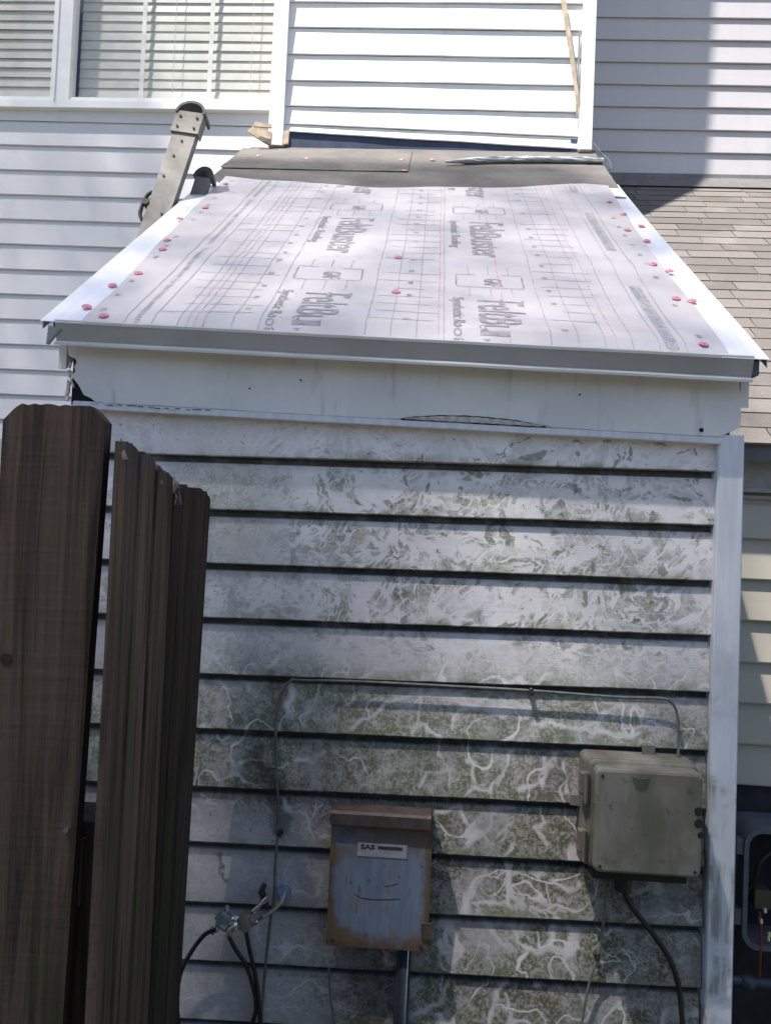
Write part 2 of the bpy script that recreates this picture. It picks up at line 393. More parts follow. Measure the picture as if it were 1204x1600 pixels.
def glass_mat():
    n=N('window_glass',.02,0,.5); n.b.inputs['Base Color'].default_value=(.9,.93,.95,1)
    t=n.t; tr=t.nodes.new('ShaderNodeBsdfTransparent'); tr.inputs[0].default_value=(.95,.96,.97,1)
    gl=t.nodes.new('ShaderNodeBsdfGlossy'); gl.inputs['Roughness'].default_value=.03
    lw=t.nodes.new('ShaderNodeLayerWeight'); fr=t.nodes.new('ShaderNodeMath'); fr.operation='POWER'; fr.inputs[1].default_value=4.0; t.links.new(lw.outputs['Facing'],fr.inputs[0]); fr2=t.nodes.new('ShaderNodeMath'); fr2.operation='MULTIPLY_ADD'; fr2.inputs[1].default_value=.9; fr2.inputs[2].default_value=.05; t.links.new(fr.outputs[0],fr2.inputs[0]); fr=fr2
    mx=t.nodes.new('ShaderNodeMixShader'); t.links.new(fr.outputs[0],mx.inputs[0]); t.links.new(tr.outputs[0],mx.inputs[1]); t.links.new(gl.outputs[0],mx.inputs[2])
    t.links.new(mx.outputs[0],t.nodes['Material Output'].inputs[0]); return n.mat
M_glass=glass_mat()
def ground_mat():
    n=N('grass_and_soil',.95,0,.1); a=n.noise(3,5,.65); b=n.noise(60,3,.7)
    n.color(n.mix(n.step(a,.4,.6),(.10,.085,.06),n.mix(n.step(b,.3,.7),(.035,.05,.018),(.07,.095,.03)))).bump(b,.8,.02); return n.mat

# ------------------------------------------------------------------ ground
g=MB(); n_=40
g.grid([[(-60+120*i/n_, -60+120*j/n_, 0.0+.02*noise.noise(Vector((i*.7,j*.7,0)))) for i in range(n_+1)] for j in range(n_+1)])
go=g.build('ground',ground_mat(),smooth=True); go['kind']='structure'

pm=N('pale_concrete',.85); pk=pm.noise(2,5,.65); pm.color(pm.mix(pm.step(pk,.3,.7),(.36,.34,.32),(.46,.44,.41)))
b=MB(); b.box(-7,8,-8.6,-2.3,-.05,.06); o=b.build('bounce_slab',pm.mat); o['kind']='structure'  # unseen pale slab added to bounce sunlight onto the front wall
# ------------------------------------------------------------------ lapped siding
def lap(name, x0, x1, Y, zl, zr, mat, parent, proud=.013, step=.06, seed=0, wav=.0012, xl=None):
    """courses of clapboard facing -y; zl/zr: bottom edges at x0 / x1, first entry is the top of the first course"""
    b=MB(); nx=max(2,int((x1-x0)/step)); edge=[]; 
    for k in range(1,len(zl)):
        rows=[[] for _ in range(5)]
        for i in range(nx+1):
            t=i/nx; x=x0+(x1-x0)*t
            zt=zl[k-1]+(zr[k-1]-zl[k-1])*t; zb=zl[k]+(zr[k]-zl[k])*t
            wv=wav*noise.noise(Vector((x*3.1+seed,k*7.3,0))); wz=wav*noise.noise(Vector((x*4.1+seed,k*5.1,9)))
            p=proud+wv
            rows[0].append((x,Y-.001,zt+.0005+wz)); 
            rows[1].append((x,Y-.001-(p-.001)*.55,zb+(zt-zb)*.45))
            rows[2].append((x,Y-p,zb+.004+wz)); rows[3].append((x,Y-p+.0015,zb+wz)); rows[4].append((x,Y-.0005,zb+.003+wz))
        b.grid(rows)
    return b.build(name,mat,parent)

# ==================================================================  MAIN HOUSE
house=thing('house','two storey house wall with pale lap siding, blinds window and tan shingled lower roof','house',(0,2.3,0))
YL=1.85; YR=2.3; YW=.65
# left upper wall (facing the camera)
e=.1155
zt=at(20,190,YL).z
zs=[zt+e*k for k in range(1,-30,-1)]
xl0,xr0=-4.2,-.60
dz=.0
WB=None
WZ=at(200,168,YL).z      # window bottom
zs_=[WZ-.0]+[z for z in zs if z<WZ-.012]
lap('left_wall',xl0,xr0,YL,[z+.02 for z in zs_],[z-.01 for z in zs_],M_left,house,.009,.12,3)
b=MB(); b.box(xl0,-2.6,YL-.012,YL+.1,WZ,6.2); b.box(xl0,-.5,YL,YL+.1,WZ-3.6,WZ-.14)
b.box(-2.6,-.5,YL+.02,YL+.1,WZ-.14,WZ-.02); b.box(-.62,-.5,YL-.012,YL+.1,WZ,6.2)
b.build('wall_core',M_left,house)
# window
win=MB()
wx0,wx1=at(-560,100,YL).x,-.62
wz1=WZ+1.5
fw=.045
mull0,mull1=at(84,150,YL).x,at(113,150,YL).x
win.box(wx0,wx1,YL-.035,YL+.03,WZ-.022,WZ+.012)           # sill frame
win.box(wx0,wx1,YL-.028,YL+.03,WZ+.012,WZ+.030)
win.box(wx0,wx1,YL-.028,YL+.03,wz1,wz1+.05)
win.box(wx0-.05,wx0,YL-.03,YL+.03,WZ-.022,wz1+.05); win.box(wx1-.03,wx1-.0005,YL-.0285,YL+.03,WZ+.03,wz1)
wf=win.build('window',M_trimw,house)
mb=MB(); mb.box(mull0,mull1,YL-.034,YL+.03,WZ+.0125,wz1); mb.box(mull0+.018,mull0+.024,YL-.040,YL-.034,WZ+.012,wz1)
mb.build('mullion',M_trimw,wf)
for xa,xb in ((wx0,mull0),(mull1,wx1)):
    p=MB(); p.poly([(xa,YL+.002,WZ+.03),(xb,YL+.002,WZ+.03),(xb,YL+.002,wz1),(xa,YL+.002,wz1)]); p.build('pane',M_glass,wf)
def blind(x0,x1,tilt,seed,name):
    s=MB(); z=WZ+.055; k=0; rnd=random.Random(seed)
    while z<wz1:
        a=math.radians(tilt+rnd.uniform(-3,3)); dy=.025*math.cos(a); dzz=.025*math.sin(a); sag=rnd.uniform(-.002,.002)
        yc=YL+.055
        s.grid([[(x,yc+dy*q*.98+0,z+sag*math.sin((x-x0)/(x1-x0)*3.1)+dzz*q+.003*(1-q*q)) for x in (x0,(x0+x1)/2,x1)] for q in (-1,-.5,0,.5,1)])
        z+=.0455; k+=1
    return s.build(name,M_blind,wf)
blind(wx0,mull0-.005,80,1,'blind'); blind(mull1+.004,wx1-.02,83,2,'blind')
c=MB()
for px in (226,331): 
    x=at(px,100,YL+.05).x; c.box(x-.010,x+.010,YL+.0255,YL+.0265,WZ+.03,wz1)
c.build('blind_tape',plain('white_blind_tape',(.78,.76,.70),.6),wf)
c=MB()
for px in (275,395): 
    x=at(px,100,YL+.05).x; c.tube([(x,YL+.022,WZ+.08),(x,YL+.022,wz1)],.0015,5,smooth=False)
c.build('blind_cord',M_blind,wf)
r=MB(); r.box(wx0-.1,wx1+.05,YL+.30,YL+.34,WZ-.2,wz1+.2); r.box(wx0-.1,wx1+.05,YL+.10,YL+.30,WZ-.10,WZ-.06); r.build('room_backing',M_room,house)

# right upper wall
zb=at(1150,277,YR).z
xs0,xs1=.60,6.0
z=[zb+.1144*k for k in range(28,-1,-1)]+[zb-.03]
slope=-.006
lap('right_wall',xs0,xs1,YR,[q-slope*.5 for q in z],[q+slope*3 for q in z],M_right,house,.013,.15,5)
b=MB(); b.box(xs0,xs1,YR+.002,YR+.12,zb-1.2,zb+3.3); b.build('wall_core',M_right,house)
# shingle roof
EY=.57; EZ=at(1185,690,EY).z; TZ=zb-.035; SL=(TZ-EZ)/(YR-EY)
def shingles(x0,x1):
    b=MB(); tones=[]; rnd=random.Random(11)
    expo=.078; L=math.hypot(YR-EY,TZ-EZ); cy=(YR-EY)/L; cz=(TZ-EZ)/L
    nrow=int(L/expo)+1
    nv=Vector((0,-cz,cy))
    for k in range(nrow):
        s0=k*expo-.012; s1=min((k+1)*expo+.02,L+.0)
        x=x0-rnd.uniform(0,.3)
        while x<x1:
            wdt=rnd.choice((.24,.25,.27,.26)); tone=rnd.random()
            th=.0045+rnd.uniform(0,.0015); j=rnd.uniform(-.002,.002)
            def P(xx,s,h):
                return Vector((xx,EY+cy*s,EZ+cz*s))+nv*h
            xa,xb=x+.0018,x+wdt-.0018; s0j=s0+j
            i=len(b.f)
            b.poly([P(xa,s0j,th),P(xb,s0j,th),P(xb,s1,.001),P(xa,s1,.001)])
            b.poly([P(xa,s0j,-.001),P(xb,s0j,-.001),P(xb,s0j,th),P(xa,s0j,th)])
            b.poly([P(xa,s0j,-.001),P(xa,s0j,th),P(xa,s1,.001)]); b.poly([P(xb,s0j,th),P(xb,s0j,-.001),P(xb,s1,.001)])
            tones += [tone]*4
            x+=wdt
    return b,tones
sb,tones=shingles(.58,6.0)
so=sb.build('shingle_roof',M_shingle,house)
att=so.data.attributes.new('tone','FLOAT','FACE'); att.data.foreach_set('value',tones)
b=MB(); b.poly([(.40,EY+.004,EZ-.001),(6,EY+.004,EZ-.001),(6,YR,TZ-.001),(.40,YR,TZ-.001)]); b.poly([(.40,EY+.02,EZ-.03),(.40,YR,TZ-.03),(6,YR,TZ-.03),(6,EY+.02,EZ-.03)])
b.build('roof_deck',plain('dark_roof_gap',(.03,.027,.027),.9),house)
# base flashing where roof meets wall
b=MB(); b.grid([[(x,YR-.018,zb+.005) for x in (.6,6)],[(x,YR-.020,TZ+.02) for x in (.6,6)],[(x,YR-.075,TZ-.075*SL+.016) for x in (.6,6)]]); b.build('base_flashing',plain('lead_flashing',(.16,.15,.15),.6,.2),house)
# eave fascia, soffit and frieze
b=MB(); b.box(.66,6,EY+.006,EY+.022,EZ-.052,EZ-.003); b.build('fascia',plain('dark_brown_fascia',(.10,.10,.115),.6),house)  # fascia in one even dark tone
b=MB(); b.box(.66,6,EY+.022,YW,EZ-.050,EZ-.040); b.build('soffit',M_right,house)
FZ=at(1185,764,YW).z
b=MB(); b.box(.66,6,YW-.020,YW+.05,FZ,EZ-.0505); b.box(.66,6,YW-.030,YW+.05,FZ-.012,FZ-.0005); b.box(.66,6,YW-.018,YW+.05,FZ-.030,FZ-.020); b.build('frieze_board',plain('taupe_trim',(.26,.245,.235),.6),house)
z=[at(1185,790,YW).z]+[at(1185,y,YW).z for y in (842,906,970,1035)]; 
while z[-1]>1.02: z.append(z[-1]-.1125)
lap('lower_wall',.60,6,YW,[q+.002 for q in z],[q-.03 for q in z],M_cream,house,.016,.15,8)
b=MB(); b.box(-3.9,6,YW+.002,YW+.15,z[-1],EZ-.06); b.build('wall_core',M_cream,house)
b=MB(); b.box(-3.9,6,YW-.004,YW+.15,-.02,z[-1]-.001); b.build('shaded_base_wall',M_darkwall,house)  # shade at the wall base painted as a near-black band

# ==================================================================  CHIMNEY CHASE
YC=1.675
ch=thing('chimney_chase','tall bright white sided chimney chase rising behind the small roof','chimney chase',(0,YC,3.2))
CXL0,CXL1=at(419,225,YC-.02).x,at(442,225,YC-.02).x
CXR0,CXR1=at(903,232,YC-.02).x,at(923,232,YC-.02).x
zlC=[at(450,y,YC-.01).z for y in (2.5,42,84,125,165,193)]; zrC=[at(903,y,YC-.01).z for y in (6,48,91,134,176,214)]
tt=lambda zl,zr,x:(x)
topz=[(zlC[0]+.1143*k,zrC[0]+.1143*k) for k in range(34,0,-1)]
zl_=[a for a,b_ in topz]+zlC; zr_=[b_ for a,b_ in topz]+zrC
# last short course: its torn bottom edge
zl_.append(at(450,205,YC-.01).z); zr_.append(at(903,233,YC-.01).z)
lap('siding',CXL1-.01,CXR0+.01,YC,zl_,zr_,M_white,ch,.0095,.05,21,.0020)
b=MB(); zb_=lambda x: 3.255
b.box(CXL0,CXL1,YC-.030,YC+.02,at(430,226,YC-.03).z,8); b.build('corner_board',M_trimw,ch)
b=MB(); b.box(CXR0,CXR1,YC-.030,YC+.02,at(912,233,YC-.03).z,8); b.build('corner_board',M_trimw,ch)
b=MB(); b.box(CXL0+.001,CXR1-.001,YC+.021,YR-.005,2.3,8.0); b.build('side_wall',M_white,ch)
b=MB(); b.box(CXL1-.02,CXR0+.02,YC-.0008,YC+.0208,3.0,3.6); b.build('membrane',M_navy,ch)
b=MB(); b.box(CXR0-.030,CXR0-.003,YC-.006,YC-.002,3.0,3.30); b.build('seam_patch',M_navy,ch)
# loose trim strip hanging on the siding
b=MB(); p0=at(879,-8,YC-.030); p1=at(907,190,YC-.030)
rows=[]
for i in range(13):
    t=i/12; c_=p0.lerp(p1,t); wd=.010*(1-.35*t)+.001*math.sin(i*2.1); yy=YC-.026-.006*math.sin(t*3.1)
    rows.append([(c_.x-wd,yy,c_.z),(c_.x+wd,yy,c_.z),(c_.x+wd,yy+.006,c_.z),(c_.x-wd,yy+.006,c_.z)])
b.grid(rows,0,True); b.poly([rows[0][0],rows[0][1],rows[0][2],rows[0][3]]); b.poly(list(reversed(rows[-1])))
tag(b.build('loose_trim_strip',M_tanwood),'thin tan strip of trim hanging askew across the white chimney siding','trim strip')
b=MB(); p0=at(905,48,YC-.018); p1=at(907,185,YC-.018); b.box(p0.x-.004,p0.x+.004,YC-.021,YC-.0165,p1.z,p0.z); b.build('joint_gap',plain('grey_joint',(.25,.25,.28),.6),ch)

# ==================================================================  BUMP OUT
bo=thing('bump_out','small lean-to with algae streaked lap siding under a felted sloping roof','lean-to',(0,.3,0))
WL,WR=-.715,.60
zl=[1.862,1.7436,1.6325,1.5232,1.4118,1.2968,1.1875,1.0695,.9595,.8385,.7235,.6065]
zr=[1.826,1.7515,1.6440,1.5345,1.4267,1.3157,1.2013,1.0872,.9735,.8590,.7425,.6270]
while zl[-1]>.12: zl.append(zl[-1]-.1150); zr.append(zr[-1]-.1150)
zl[0]+=.0; 
# detailed lapped wall with attributes
def stain_wall():
    nx=440; NY=30; b=MB(); edge=[]; under=[]
    xs=np.linspace(WL+.02,WR,nx+1)
    for k in range(1,len(zl)):
        fine = k<=12
        fr=[0,]+[j/(NY if fine else 3) for j in range(1,(NY if fine else 3))]+[1]
        nxk=nx if fine else 24
        rows=[]; 
        for f in fr:
            row=[]
            for i in range(nxk+1):
                x=WL+.02+(WR-WL-.02)*i/nxk; t=(x-(-.715))/(.60+.715)
                ztp=zl[k-1]+(zr[k-1]-zl[k-1])*t; zbt=zl[k]+(zr[k]-zl[k])*t
                wv=.0012*noise.noise(Vector((x*3,k*7.3,0))); wz=.0012*noise.noise(Vector((x*5,k*3.3,4)))+.0006*noise.noise(Vector((x*40,k*3.3,4)))
                p=.0120+wv
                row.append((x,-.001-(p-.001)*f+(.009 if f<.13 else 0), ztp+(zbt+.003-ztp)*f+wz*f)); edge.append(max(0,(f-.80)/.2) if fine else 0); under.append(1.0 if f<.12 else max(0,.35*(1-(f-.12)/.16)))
            rows.append(row)
        last=rows[-1]
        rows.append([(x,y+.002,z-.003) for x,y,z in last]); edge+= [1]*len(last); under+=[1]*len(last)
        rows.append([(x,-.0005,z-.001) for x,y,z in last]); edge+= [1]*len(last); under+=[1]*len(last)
        b.grid(rows)
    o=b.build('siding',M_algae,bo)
    V=np.array(b.v); X=V[:,0]; Z=V[:,2]
    trail=np.zeros(len(V)); 
    def poly(pts,wd,amp=1.0,jit=.006,Y=-.012):
        P=[at(px,py,Y) for px,py in pts]; P=np.array([(q.x,q.z) for q in P])
        jx=np.array([jit*noise.noise(Vector((x*28,z*28,3))) for x,z in zip(X,Z)]) if False else JX*jit
        jz=JZ*jit
        x=X+jx; z=Z+jz
        d=np.full(len(V),9.)
        for a_,b_ in zip(P[:-1],P[1:]):
            ab=b_-a_; L2=(ab**2).sum(); t=np.clip(((x-a_[0])*ab[0]+(z-a_[1])*ab[1])/L2,0,1)
            dd=np.hypot(x-a_[0]-t*ab[0],z-a_[1]-t*ab[1]); d=np.minimum(d,dd)
        w_=wd*.78*(.6+.75*JW)
        return amp*np.clip((w_-d)/.0034+.5,0,1)*(.78+.22*np.clip(JX+.5,0,1))
    rng=np.random.RandomState(3)
    def vn(fr,seed):
        r=np.random.RandomState(seed); out=np.zeros(len(V))
        for o_,(f_,a_) in enumerate(((fr,1),(fr*2.1,.5),(fr*4.3,.25))):
            G=r.rand(256,256)*2-1; u=(X+3)*f_; v=(Z+1)*f_; iu=u.astype(int); iv=v.astype(int); fu=u-iu; fv=v-iv
            fu=fu*fu*(3-2*fu); fv=fv*fv*(3-2*fv); g=lambda p,q:G[p%256,q%256]
            out+=a_*((g(iu,iv)*(1-fu)+g(iu+1,iv)*fu)*(1-fv)+(g(iu,iv+1)*(1-fu)+g(iu+1,iv+1)*fu)*fv)
        return out
    JX=vn(45,1); JZ=vn(45,2); JW=np.clip(vn(30,5)*.5+.5,0,1)
    T=[([(545,1140),(580,1118),(610,1098),(660,1085)],.0042),([(662,1086),(655,1110),(645,1145)],.0035),([(660,1086),(700,1086),(740,1100),(760,1095)],.006),
       ([(705,1135),(712,1112),(735,1100)],.004),([(420,908),(450,918),(478,925),(500,960)],.007),([(450,918),(470,945),(478,960)],.006),([(500,960),(515,945),(520,920)],.004),
       ([(575,905),(600,925),(610,940),(590,970)],.006),([(465,1190),(490,1186),(505,1172)],.0035),([(655,1232),(668,1208),(690,1206),(708,1200)],.003),
       ([(725,1192),(738,1195),(740,1230),(765,1236),(790,1195),(805,1170)],.0042),([(435,1272),(470,1272),(485,1285),(492,1310)],.004),
       ([(680,1275),(720,1262),(730,1290),(738,1312)],.0040),([(770,1262),(765,1290),(748,1312)],.004),([(770,1275),(790,1262),(805,1262)],.004),([(775,1310),(790,1290),(800,1285)],.004),
       ([(765,1350),(755,1370),(740,1405)],.003),([(790,1345),(800,1385),(795,1420)],.006),([(740,1412),(780,1412),(800,1420)],.004),
       ([(760,1440),(775,1470),(800,1485)],.005),([(775,1445),(800,1442)],.005),([(690,1450),(700,1445),(715,1480),(705,1500),(690,1470)],.013,.9),
       ([(640,1535),(665,1525)],.004),([(690,1530),(685,1570),(640,1595)],.004),([(800,1530),(775,1555),(765,1600)],.005),([(650,1590),(690,1570),(700,1540)],.004),
       ([(930,1090),(965,1100),(940,1120),(920,1150)],.004),([(845,1260),(850,1290),(835,1300),(850,1320)],.004),([(812,1232),(840,1225),(860,1195)],.004),
       ([(850,1190),(845,1230)],.006),([(880,1190),(885,1240)],.0035),([(860,1380),(890,1395),(905,1385)],.004),([(795,1350),(800,1400),(820,1420)],.007),
       ([(440,875),(455,872)],.003),([(540,760),(560,770),(570,790)],.003),([(590,745),(600,770),(590,785)],.004),([(865,1190),(880,1165),(900,1170)],.003),
       ([(955,1110),(985,1100),(1010,1110),(1000,1135),(970,1140)],.003),([(800,1450),(810,1480),(840,1490),(860,1475)],.007),([(790,1560),(800,1600)],.005),([(870,1440),(900,1455),(890,1490),(860,1480),(865,1450)],.011,.9),
       ([(560,860),(575,840),(600,850),(620,840),(650,855)],.007),([(700,1010),(760,1000),(800,1030),(850,1010)],.03,.55),([(700,1090),(760,1105),(820,1110)],.016,.7),
       ([(830,1130),(900,1140),(1000,1150)],.006,.8),([(640,760),(700,755),(760,770),(850,765),(900,780)],.016,.8),([(660,850),(760,860),(860,865)],.014,.8),([(700,940),(800,950),(900,945)],.02,.7),
       ([(455,1070),(457,1085),(450,1100),(452,1120)],.0075,1.0)]
    for t_ in T:
        pts,wd=t_[0],t_[1]; amp=t_[2] if len(t_)>2 else .95
        trail=np.maximum(trail,poly(pts,wd,amp))
    stain_shade=np.zeros(len(V))  # wall stains, plus painted shadows of the fence tips and the enclosure
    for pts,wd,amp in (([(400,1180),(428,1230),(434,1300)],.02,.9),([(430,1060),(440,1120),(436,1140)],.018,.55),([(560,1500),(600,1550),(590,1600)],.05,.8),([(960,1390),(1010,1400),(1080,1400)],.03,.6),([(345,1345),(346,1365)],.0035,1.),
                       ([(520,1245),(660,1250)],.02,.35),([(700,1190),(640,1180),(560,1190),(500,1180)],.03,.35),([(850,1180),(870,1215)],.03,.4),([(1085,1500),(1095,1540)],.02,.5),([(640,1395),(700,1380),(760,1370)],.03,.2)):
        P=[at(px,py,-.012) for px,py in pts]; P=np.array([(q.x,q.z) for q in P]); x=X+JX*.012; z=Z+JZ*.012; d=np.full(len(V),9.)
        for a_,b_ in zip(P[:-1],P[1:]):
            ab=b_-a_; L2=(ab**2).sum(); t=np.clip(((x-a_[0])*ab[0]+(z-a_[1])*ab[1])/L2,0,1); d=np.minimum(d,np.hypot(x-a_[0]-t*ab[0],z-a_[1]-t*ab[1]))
        stain_shade=np.maximum(stain_shade,amp*np.clip((wd-d)/(wd*.6)+.3,0,1))
    for nm,arr in (('trail',trail),('edge',np.array(edge)),('under',np.array(under)),('stain_shade',stain_shade)):
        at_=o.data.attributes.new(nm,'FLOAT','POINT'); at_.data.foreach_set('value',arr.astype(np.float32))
    return o
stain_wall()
b=MB(); b.box(WL+.005,WR+.03,.013,YW,-.02,1.84); b.build('wall_core',M_post,bo)
# corner posts
def post(px0,px1,name='corner_post'):
    b=MB(); rows=[]
    for py in np.linspace(679,1600,12):
        a=at(px0+(1100-1122)*(py-680)/920,py,-.026); c=at(px1+(1143-1163)*(py-680)/920,py,-.026)
        rows.append([(a.x,.01,a.z),(a.x,-.022,a.z),(a.x+.002,-.026,a.z),(c.x-.003,-.026,a.z),(c.x,-.023,a.z),(c.x,.04,a.z)])
    lastr=rows[-1]; rows.append([(x,y,0.0) for x,y,z in lastr])
    b.grid(rows); b.poly(list(reversed(rows[0]))); return b.build(name,M_post,bo)
post(1122,1163)
# trim channel below the fascia
def xsweep(name, x0,x1,prof,zf,mat,parent,n=24,wob=.0004,close=True):
    b=MB(); rows=[]
    for i in range(n+1):
        x=x0+(x1-x0)*i/n; z0=zf(x)+wob*noise.noise(Vector((x*6,1,0)))*2
        rows.append([(x,y,z0+z) for y,z in prof])
    b.grid(rows,0,close)
    if close: b.poly(list(reversed(rows[0]))); b.poly(rows[-1])
    return b.build(name,mat,parent)
zf=lambda x: 1.8425+(x+.65)*(1.8165-1.8425)/1.25
xsweep('trim_channel',-.70,.602,[(0,.006),(-.026,.004),(-.030,.0),(-.030,-.011),(-.027,-.013),(0,-.012)],zf,M_post,bo)
# fascia board with its rotten left end
fl=lambda x: 1.8450+(x+.715)*(1.8215-1.8480)/1.35
def fascia():
    b=MB(); Yf=-.030
    out=[(106,549),(108,556),(118,560),(120,566),(116,573),(118,580),(113,587),(117,594),(122,600),(127,609),(131,617),(142,622),(150,628),(161,629),(167,637)]
    L=[at(px,py,Yf) for px,py in out]
    top=[Vector((x,Yf,2.0-.02)) for x in np.linspace(L[0].x,.636,30)]
    right=[at(1156,590,Yf),at(1154,604,Yf),at(1157,618,Yf),at(1155,632,Yf),at(1157,648,Yf),at(1155,668,Yf)]
    bot=[]
    for x in np.linspace(.600,L[-1].x,60):
        z=fl(x)+.0012*noise.noise(Vector((x*18,0,2)))
        if -.62<x<-.35: z+=.0035*max(0,noise.noise(Vector((x*30,5,2))))+.001
        if -.05<x<.28: z+=.006*math.sin((x+.05)/.33*math.pi)
        bot.append(Vector((x,Yf,z)))
    ring=[Vector(p) for p in L]; pts=list(reversed(ring))+[Vector((p.x,Yf,zroof(p.x,Yf)-.02)) for p in top]+right+bot
    pts2=[Vector((p.x,Yf+.018,p.z)) for p in pts]
    b.poly([tuple(p) for p in reversed(pts)]); 
    n=len(pts)
    for i in range(n): j=(i+1)%n; b.poly([pts[i],pts[j],pts2[j],pts2[i]])
    o=b.build('fascia',M_fascia,bo)
    return o
fo=fascia()
b=MB(); b.box(-.712,.63,-.0115,.0,1.8405,1.95); b.build('rotten_backing',M_rot,bo)
# splintered remains at the rotten corner and along the bottom edge
rnd=random.Random(5); s_=1.53/F_PX
for px,py,w_,h_,an in ((107,606,6,24,6),(109,584,4,12,-10),(105,622,8,8,30),(110,570,3,10,15),(148,631,12,3,8),(182,634,26,3,3),(217,636,18,2.5,5),(242,639,20,3,3),(264,640,22,2.5,4),(113,598,3,14,-20)):
    b=MB(); c_=at(px,py,-.028); M=Matrix.Translation(c_)@Matrix.Rotation(math.radians(an),4,'Y')
    P=[(-.5,-.5),(.1,-.6),(.5,-.3),(.35,.2),(.5,.5),(-.1,.4),(-.45,.55),(-.3,0)]
    A=[M@Vector((u*w_*s_,-.003,v*h_*s_)) for u,v in P]; B=[M@Vector((u*w_*s_,.003,v*h_*s_)) for u,v in P]
    b.poly(A); b.poly(list(reversed(B)))
    for i in range(8): j=(i+1)%8; b.poly([A[j],A[i],B[i],B[j]])
    b.build('wood_splinter',M_peel,fo)
# long lens shaped delamination with loose paint inside
def lens(x0p,x1p,liftp,nm,mat,yy,dn=0):
    b=MB(); up=[];lo=[]
    for i in range(31):
        t=i/30; px=x0p+(x1p-x0p)*t; base=654+(px-632)/215*12; L_=liftp*math.sin(t*math.pi)**.7
        up.append(at(px,base-L_+rnd.uniform(-.5,.5),yy)); lo.append(at(px,base+.8+dn+rnd.uniform(-.4,.4),yy))
    b.grid([[p+Vector((0,.0015,0)) for p in up],up,lo,[p+Vector((0,.0015,0)) for p in lo]]); b.build(nm,mat,fo)
lens(626,852,10,'paint_crack',M_rot,-.0309,1.2); lens(632,846,8.2,'peeling_paint',M_peel,-.0318,-.4)
px=640
while px<838:
    t=(px-626)/226; L_=9*math.sin(t*math.pi)**.7; wd=rnd.uniform(14,40); b=MB(); n_=5
    up=[];lo=[]
    for i in range(n_+1):
        q=px+wd*i/n_; base=654+(q-632)/215*12; up.append(at(q,base-L_*rnd.uniform(.62,.84),-.0335)); lo.append(at(q,base-L_*rnd.uniform(.05,.28),-.0322))
    b.grid([up,lo]); b.grid([[p+Vector((0,.001,0)) for p in lo],[p+Vector((0,.001,0)) for p in up]]); b.build('peeling_paint',M_peel,fo); px+=wd*rnd.uniform(.8,1.05)
for px,py in ((390,607),(1095,672)): 
    b=MB(); c_=at(px,py,-.0305); b.tube([(c_.x,-.0310,c_.z),(c_.x,-.0290,c_.z)],.0045 if py>650 else .002,10,smooth=False); b.build('nail_hole',M_rot,fo)
for i in range(11):
    px=172+i*15+rnd.uniform(-4,4); c_=at(px,632.5+i*.9+rnd.uniform(-1.5,1),-.0312); w_=rnd.uniform(.003,.010); b=MB(); b.box(c_.x-w_,c_.x+w_,-.0316,-.0300,c_.z-.0008,c_.z+.0006); b.build('paint_crack',M_rot,fo)

# ------------------------------------------------------------------ roof of the bump out
def slab(name,x0f,x1f,ya,yb,off,thick,mat,parent,ny=30,nx=20,zfun=None):
    b=MB(); rows=[]
    for j in range(ny+1):
        y=ya+(yb-ya)*j/ny; rows.append([(x0f(y)+(x1f(y)-x0f(y))*i/nx,y,zroof(x0f(y)+(x1f(y)-x0f(y))*i/nx,y)+off+(zfun(x0f(y)+(x1f(y)-x0f(y))*i/nx,y) if zfun else 0)) for i in range(nx+1)])
    b.grid(rows)
    b.grid([[ (x,y,z-thick) for x,y,z in r] for r in reversed(rows)])
    for edge in ([r[0] for r in reversed(rows)],[r[-1] for r in rows],rows[0],list(reversed(rows[-1]))):
        b.grid([[(x,y,z-thick) for x,y,z in edge],edge])
    return b.build(name,mat,parent,smooth=False)
RXL=lambda y:-.745-.0385*max(0,y+.07)/1.2*1.1
RXR=lambda y:.664-.008*math.sin(max(0,y)*2.2)
slab('roof_deck',lambda y:RXL(y)+.01,lambda y:RXR(y)-.006,-.058,YC-.002,-.004,.022,M_rot,bo,8,4)
b=MB()  # rake boards closing the sides
for xf,sg in ((RXL,1),(RXR,-1)):
    rows=[]
    for j in range(9):
        y=-.03+(YC+.02)*j/8; x=xf(y)+sg*.012; z=zroof(x,y); rows.append([(x,y,z-.006),(x+sg*.016,y,z-.006),(x+sg*.016,y,z-.12),(x,y,z-.12)])
    b=MB(); b.grid(rows,0,True); b.poly(rows[0]); b.poly(rows[-1]); b.build('rake_board',M_fascia,bo)
for x in (WL+.006,WR+.0295):   # side walls under the roof
    b=MB(); b.poly([(x,.001,1.80),(x,YC,1.80),(x,YC,zroof(x,YC)-.03),(x,.001,zroof(x,.001)-.03)]); b.build('side_wall',M_left,bo)
# upper dark underlayment
def uz(x,y): return .0015*noise.noise(Vector((x*6,y*9,2)))+(.004*math.exp(-((y-1.305+.05*x)/.012)**2))
slab('underlayment',lambda y:RXL(y)+.004 if y<1.3 else RXL(y)-.01+(y-1.3)*.10,lambda y:RXR(y)-.002+ (y-1.1)*.03,.98,YC-.001,.003,.003,M_under,bo,60,40,uz)
# overlap seam: second strip laid on the left
def uz2(x,y): return .002*noise.noise(Vector((x*5,y*9,7)))
slab('underlayment_strip',lambda y:RXL(y)+.002,lambda y:-.085,1.262,1.62,.0085,.002,M_under,bo,10,30,uz2)
